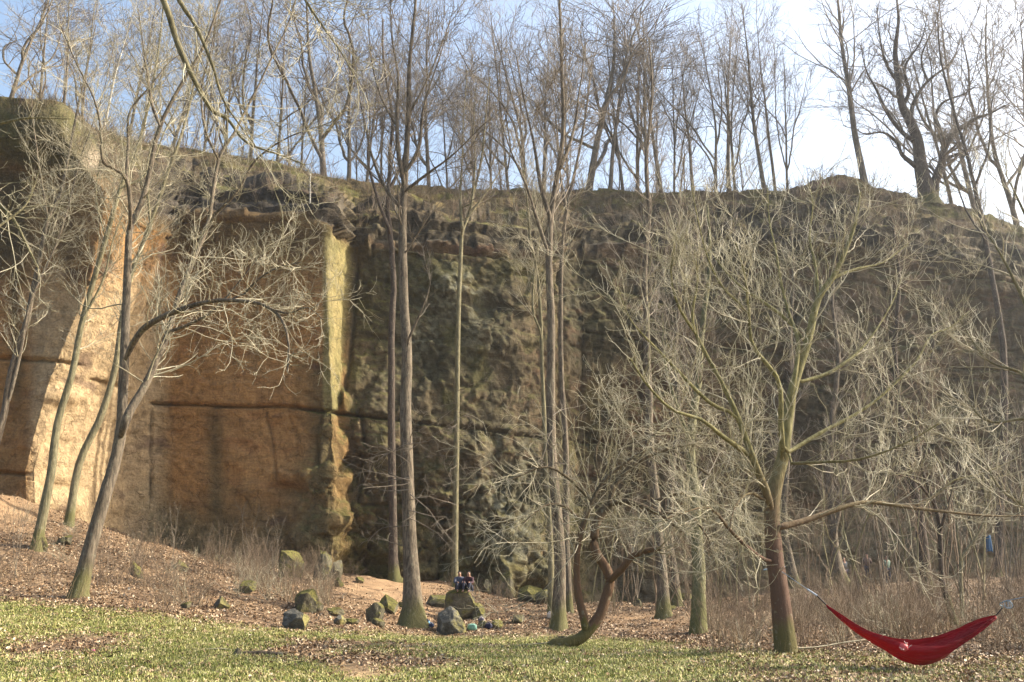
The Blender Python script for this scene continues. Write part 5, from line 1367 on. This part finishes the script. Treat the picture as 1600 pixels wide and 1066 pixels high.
# strap round the trunk
th = np.linspace(0, 2 * math.pi, 25); ring = np.stack([np.cos(th) * 0.19, np.sin(th) * 0.19, 0.03 * np.cos(th)], -1) + at(1210, 888, 18.55)
b_ = Bag(); b_.add((ring - O)[None], np.full((1, 25), 0.011), 6); link('tree_strap', b_.mesh('tree_strap', BLUE), hroot)
Rc = at(1566, 950, HY)
b_ = Bag(); b_.add(catmull([B_ - O, Rc - O], 6)[None], np.full((1, 6), 0.010), 6); link('suspension_cord', b_.mesh('suspension_cord', CORD), hroot)
th = np.linspace(0, 2 * math.pi, 19)
ctr = (Rc - O) + np.array([0.08, 0, 0.05])
kn = np.array([ctr + np.stack([0.07 * np.cos(th) * math.cos(k) + 0.01 * k, 0.03 * np.sin(th + k), 0.055 * np.sin(th) + 0.03 * np.cos(th) * math.sin(k)], -1) for k in (0.0, 0.7, 1.5, 2.3)])
b_ = Bag(); b_.add(kn, np.full((4, 19), 0.0035), 5); b_.add(catmull([Rc - O, at(1590, 935, HY - 0.3) - O, np.array([9.9 - 0.2, 14.3, 1.6]) - O], 10)[None], np.full((1, 10), 0.006), 6)
link('knotted_cord', b_.mesh('knotted_cord', BLUE), hroot)['label'] = 'tangled pale blue cord knot at the right end'

# ------------------------------------------------------------------ people
SKIN = plain('skin', (0.33, 0.19, 0.13), 0.5)
def skin_chain(name, verts, edges, radii, mat, parent, loc, rz, sub=1, root_i=0):
    me = bpy.data.meshes.new(name); me.from_pydata([tuple(v) for v in verts], edges, [])
    o = bpy.data.objects.new('tmp', me); COL.objects.link(o)
    o.modifiers.new('skin', 'SKIN'); s_ = o.modifiers.new('sub', 'SUBSURF'); s_.levels = sub; s_.render_levels = sub
    for i, r_ in enumerate(radii):
        me.skin_vertices[0].data[i].radius = (r_, r_) if not isinstance(r_, tuple) else r_
        me.skin_vertices[0].data[i].use_root = (i == root_i)
    dg = bpy.context.evaluated_depsgraph_get(); dg.update()
    new = bpy.data.meshes.new_from_object(o.evaluated_get(dg))
    bpy.data.objects.remove(o); bpy.data.meshes.remove(me)
    new.name = name; new.materials.clear(); new.materials.append(mat)
    new.polygons.foreach_set('use_smooth', [True] * len(new.polygons))
    return link(name, new, parent)
def person(label, pos, rz, J, jacket, trousers, hair, shoes=None, scale=1.0, group=None):
    """J: joints: pelvis chest neck head, then l/r shoulder elbow wrist hand, l/r hip knee ankle toe"""
    root = thing('person', label, 'person', pos, group, rz)
    root.scale = (scale,) * 3
    names = ['pelvis', 'waist', 'chest', 'neck', 'head', 'crown'] + [s_ + p for s_ in 'lr' for p in ('sh', 'el', 'wr', 'ha')] + [s_ + p for s_ in 'lr' for p in ('hi', 'kn', 'an', 'to')]
    ix = {n_: i for i, n_ in enumerate(names)}
    E = [('pelvis', 'waist'), ('waist', 'chest'), ('chest', 'neck'), ('neck', 'head'), ('head', 'crown')]
    for s_ in 'lr': E += [('chest', s_ + 'sh'), (s_ + 'sh', s_ + 'el'), (s_ + 'el', s_ + 'wr'), (s_ + 'wr', s_ + 'ha'), ('pelvis', s_ + 'hi'), (s_ + 'hi', s_ + 'kn'), (s_ + 'kn', s_ + 'an'), (s_ + 'an', s_ + 'to')]
    rad = dict(pelvis=.12, waist=.11, chest=.13, neck=.055, head=.085, crown=.075, sh=.06, el=.042, wr=.03, ha=.032, hi=.085, kn=.055, an=.04, to=.035)
    R = [rad.get(n_, rad.get(n_[1:])) for n_ in names]
    skin_chain('body', [J[n_] for n_ in names], [(ix[a], ix[b]) for a, b in E], R, SKIN, root, pos, rz)
    jn = ['pelvis', 'waist', 'chest', 'neck'] + [s_ + p for s_ in 'lr' for p in ('sh', 'el', 'wr')]
    jx = {n_: i for i, n_ in enumerate(jn)}; je = [(a, b) for a, b in E if a in jx and b in jx]
    jr = [dict(pelvis=.15, waist=.14, chest=.16, neck=.07, sh=.08, el=.058, wr=.045).get(n_ if n_ in ('pelvis', 'waist', 'chest', 'neck') else n_[1:]) for n_ in jn]
    skin_chain('jacket', [J[n_] for n_ in jn], [(jx[a], jx[b]) for a, b in je], jr, jacket, root, pos, rz)
    tn = ['pelvis'] + [s_ + p for s_ in 'lr' for p in ('hi', 'kn', 'an')]
    tx = {n_: i for i, n_ in enumerate(tn)}; te = [(a, b) for a, b in E if a in tx and b in tx]
    skin_chain('trousers', [J[n_] for n_ in tn], [(tx[a], tx[b]) for a, b in te], [dict(pelvis=.14, hi=.10, kn=.072, an=.055).get(n_ if n_ == 'pelvis' else n_[1:]) for n_ in tn], trousers, root, pos, rz)
    h_, c_ = np.array(J['head']), np.array(J['crown'])
    skin_chain('hair', [h_ + (0, 0.05, -0.02), (h_ + c_) / 2 + (0, 0.045, 0.03), c_ + (0, 0.02, 0.02)], [(0, 1), (1, 2)], [.075, .095, .075], hair, root, pos, rz)
    for s_ in 'lr':
        skin_chain('shoe', [np.array(J[s_ + 'an']) + (0, 0, -0.02), J[s_ + 'to']], [(0, 1)], [.055, .05], shoes or HAIRD, root, pos, rz)
    return root
HAIRD = plain('dark_hair', (0.03, 0.02, 0.015), 0.6); DARKC = plain('dark_cloth', (0.025, 0.028, 0.045), 0.8)
SIT = dict(pelvis=(0, 0, .12), waist=(0, -.02, .30), chest=(0, -.07, .48), neck=(0, -.10, .62), head=(0, -.13, .72), crown=(0, -.13, .80),
           lsh=(-.17, -.08, .54), lel=(-.22, -.22, .34), lwr=(-.12, -.42, .36), lha=(-.08, -.5, .36), rsh=(.17, -.08, .54), rel=(.22, -.22, .34), rwr=(.12, -.42, .36), rha=(.08, -.5, .36),
           lhi=(-.10, -.05, .12), lkn=(-.14, -.42, .38), lan=(-.13, -.55, .02), lto=(-.14, -.72, -.02), rhi=(.10, -.05, .12), rkn=(.13, -.44, .36), ran=(.12, -.56, .0), rto=(.13, -.73, -.03))
STAND = dict(pelvis=(0, 0, .95), waist=(0, 0, 1.1), chest=(0, .02, 1.32), neck=(0, .01, 1.50), head=(0, .0, 1.60), crown=(0, 0, 1.69),
             lsh=(-.18, .02, 1.41), lel=(-.25, .05, 1.12), lwr=(-.22, .16, .92), lha=(-.21, .2, .84), rsh=(.18, .02, 1.41), rel=(.26, .12, 1.17), rwr=(.14, .28, 1.22), rha=(.08, .33, 1.26),
             lhi=(-.09, 0, .92), lkn=(-.11, -.03, .5), lan=(-.12, .0, .09), lto=(-.14, -.16, .04), rhi=(.09, 0, .92), rkn=(.10, -.04, .5), ran=(.12, .02, .09), rto=(.15, -.14, .04))
bpy.context.view_layer.update()
def top_of(o, x):
    v = np.empty(len(o.data.vertices) * 3, np.float32); o.data.vertices.foreach_get('co', v); v = v.reshape(-1, 3) + np.array(o.location)
    k = np.abs(v[:, 0] - x) < 0.12; w_ = v[k]; return w_[np.argmax(w_[:, 2])]
for px, lab, jk, rz in ((717, 'left one of two people hunched on the mossy rock, in a dark bluish jacket', plain('pale_jacket', (0.06, 0.07, 0.11)), 0.15), (733, 'right one of two people hunched on the mossy rock, in a maroon jacket', plain('maroon_jacket', (0.045, 0.015, 0.022)), -0.2)):
    xw = at(px, 922, ROCKSEAT.location[1])[0]
    tp = top_of(ROCKSEAT, xw)
    person(lab, (xw, tp[1] - 0.0, tp[2] - 0.06), rz, SIT, jk, DARKC, HAIRD, scale=0.78, group='two people sitting on the mossy rock')
for px, py, lab, jk, tr2, sc_, rz in ((1321, 912, 'standing climber in black jacket and patterned trousers at the wall foot', plain('black_jacket', (0.02, 0.025, 0.035)), plain('grey_trousers', (0.14, 0.11, 0.13)), 1.0, 0.4),
                              (1357, 912, 'standing climber in a dull brown jacket, middle one at the right wall', plain('brown_jacket', (0.14, 0.10, 0.09)), DARKC, 0.98, -0.3),
                              (1388, 912, 'standing climber in a grey green jacket behind the small tree', plain('green_jacket', (0.12, 0.18, 0.14)), DARKC, 0.98, 0.2)):
    g = hit(px, py)
    person(lab, g, rz, STAND, jk, tr2, HAIRD, scale=sc_, group='climbers standing at the foot of the right hand wall')

# ------------------------------------------------------------------ bags, cloth and litter
def lump(name, px, py, w, h, col, label, cat, seed, strap=None, depth=0.7):
    g = hit(px, py); s = g[1] / FPX
    bm = bmesh.new(); bmesh.ops.create_icosphere(bm, subdivisions=3, radius=1.0)
    v = np.array([x.co[:] for x in bm.verts]); fc = np.array([[x.index for x in f_.verts] for f_ in bm.faces]); bm.free()
    v = np.sign(v) * np.abs(v) ** 0.7
    v = v * (1 + 0.22 * fbm(v * 2.2 + seed, 3, seed)[:, None])
    v = v * np.array([w * s / 2, w * s / 2 * depth, h * s / 2]); v[:, 2] += h * s / 2 * 0.85
    root = thing(name, label, cat, g)
    link('bag_body' if cat in ('bag', 'backpack') else 'cloth_body', np_mesh(name, v, None, plain(name + '_cloth', col, 0.7), True, fc), root)
    if strap:
        th = np.linspace(0, math.pi, 12)
        P = np.stack([np.cos(th) * w * s * 0.25, np.full(12, -w * s * 0.3), h * s * 0.75 + np.sin(th) * h * s * 0.35], -1)
        b_ = Bag(); b_.add(P[None], np.full((1, 12), 0.014), 6); link('strap', b_.mesh('strap', plain(name + '_strap', strap)), root)
    return root
lump('backpack', 661, 977, 9, 14, (0.012, 0.012, 0.016), 'black backpack leaning beside the mossy foot of the tall trunk', 'backpack', 1, (0.02, 0.02, 0.02))
lump('bag', 667, 979, 9, 9, (0.10, 0.26, 0.42), 'bright blue bag right next to the black backpack', 'bag', 2, (0.05, 0.1, 0.2))
lump('bag', 674, 981, 8, 6, (0.05, 0.07, 0.14), 'low navy bag between the blue bag and the dark boulder', 'bag', 3, (0.7, 0.7, 0.75))
lump('cloth', 737, 985, 15, 10, (0.13, 0.27, 0.22), 'turquoise cloth heaped right of the dark spotted boulder', 'cloth', 4)
lump('bag', 763, 983, 12, 9, (0.02, 0.022, 0.05), 'navy bag between two mossy stones', 'bag', 5, (0.1, 0.1, 0.14))
lump('backpack', 752, 973, 10, 7, (0.10, 0.09, 0.12), 'grey backpack lying on a mossy stone right of the turquoise cloth', 'backpack', 6, (0.6, 0.58, 0.6))
lump('bag', 859, 967, 9, 9, (0.45, 0.42, 0.37), 'white bag left of the thick cluster trunk', 'bag', 7, (0.5, 0.5, 0.5))
lump('cloth', 679, 938, 12, 4, (0.16, 0.18, 0.24), 'dark cloth lying behind the low mossy rock', 'cloth', 8)
lump('wrapper', 145, 1019, 7, 3, (0.75, 0.08, 0.30), 'small pink wrapper lying in the grass', 'litter', 9)
# blue jacket hanging on the trunk at the right
g = hit(1553, 897); p = at(1545, 848, g[1] - 0.35)
r_ = np.random.default_rng(4); gu, gv = 12, 16
uu, vv_ = np.meshgrid(np.linspace(-1, 1, gu), np.linspace(0, 1, gv), indexing='ij')
wd = 0.13 + 0.07 * vv_
X_ = uu * wd; Z_ = 0.45 - vv_ * 0.95 - 0.08 * uu ** 2; Y_ = -0.06 + 0.10 * uu ** 2 + 0.04 * np.sin(uu * 7) * vv_
o = link('jacket', np_mesh('jacket', np.stack([X_, Y_, Z_], -1).reshape(-1, 3), grid_quads(gu, gv), plain('blue_nylon', (0.018, 0.075, 0.17), 0.8)), None, p)
sf = o.modifiers.new('thick', 'SOLIDIFY'); sf.thickness = 0.03
tag(o, 'blue jacket hanging on the tall dark trunk near the right edge', 'jacket')
hz = np.array([[x, y, z] for x in (-90, 90) for y in (-6, 130) for z in (-9, 48)], float)  # added scattering volume that hints at the lens glare
hme = np_mesh('haze', hz, [(0, 1, 3, 2), (4, 6, 7, 5), (0, 4, 5, 1), (2, 3, 7, 6), (0, 2, 6, 4), (1, 5, 7, 3)])
hm = bpy.data.materials.new('haze'); hm.use_nodes = True
hn = hm.node_tree; hn.nodes.remove(hn.nodes['Principled BSDF'])
hv = hn.nodes.new('ShaderNodeVolumePrincipled'); hv.inputs['Density'].default_value = 0.00045; hv.inputs['Anisotropy'].default_value = 0.6; hv.inputs['Color'].default_value = (0.85, 0.92, 1, 1)
hn.links.new(hv.outputs[0], hn.nodes['Material Output'].inputs['Volume']); hme.materials.append(hm)
tag(link('haze', hme), 'thin added haze volume standing in for lens glare', kind='stuff')
tris = 0
seen = set()
for o_ in SC.objects:
    if o_.type == 'MESH' and o_.data.name not in seen:
        seen.add(o_.data.name); tris += sum(1 for _ in ()) + int(len(o_.data.loops) - 2 * len(o_.data.polygons))
print('TRIANGLES', tris)
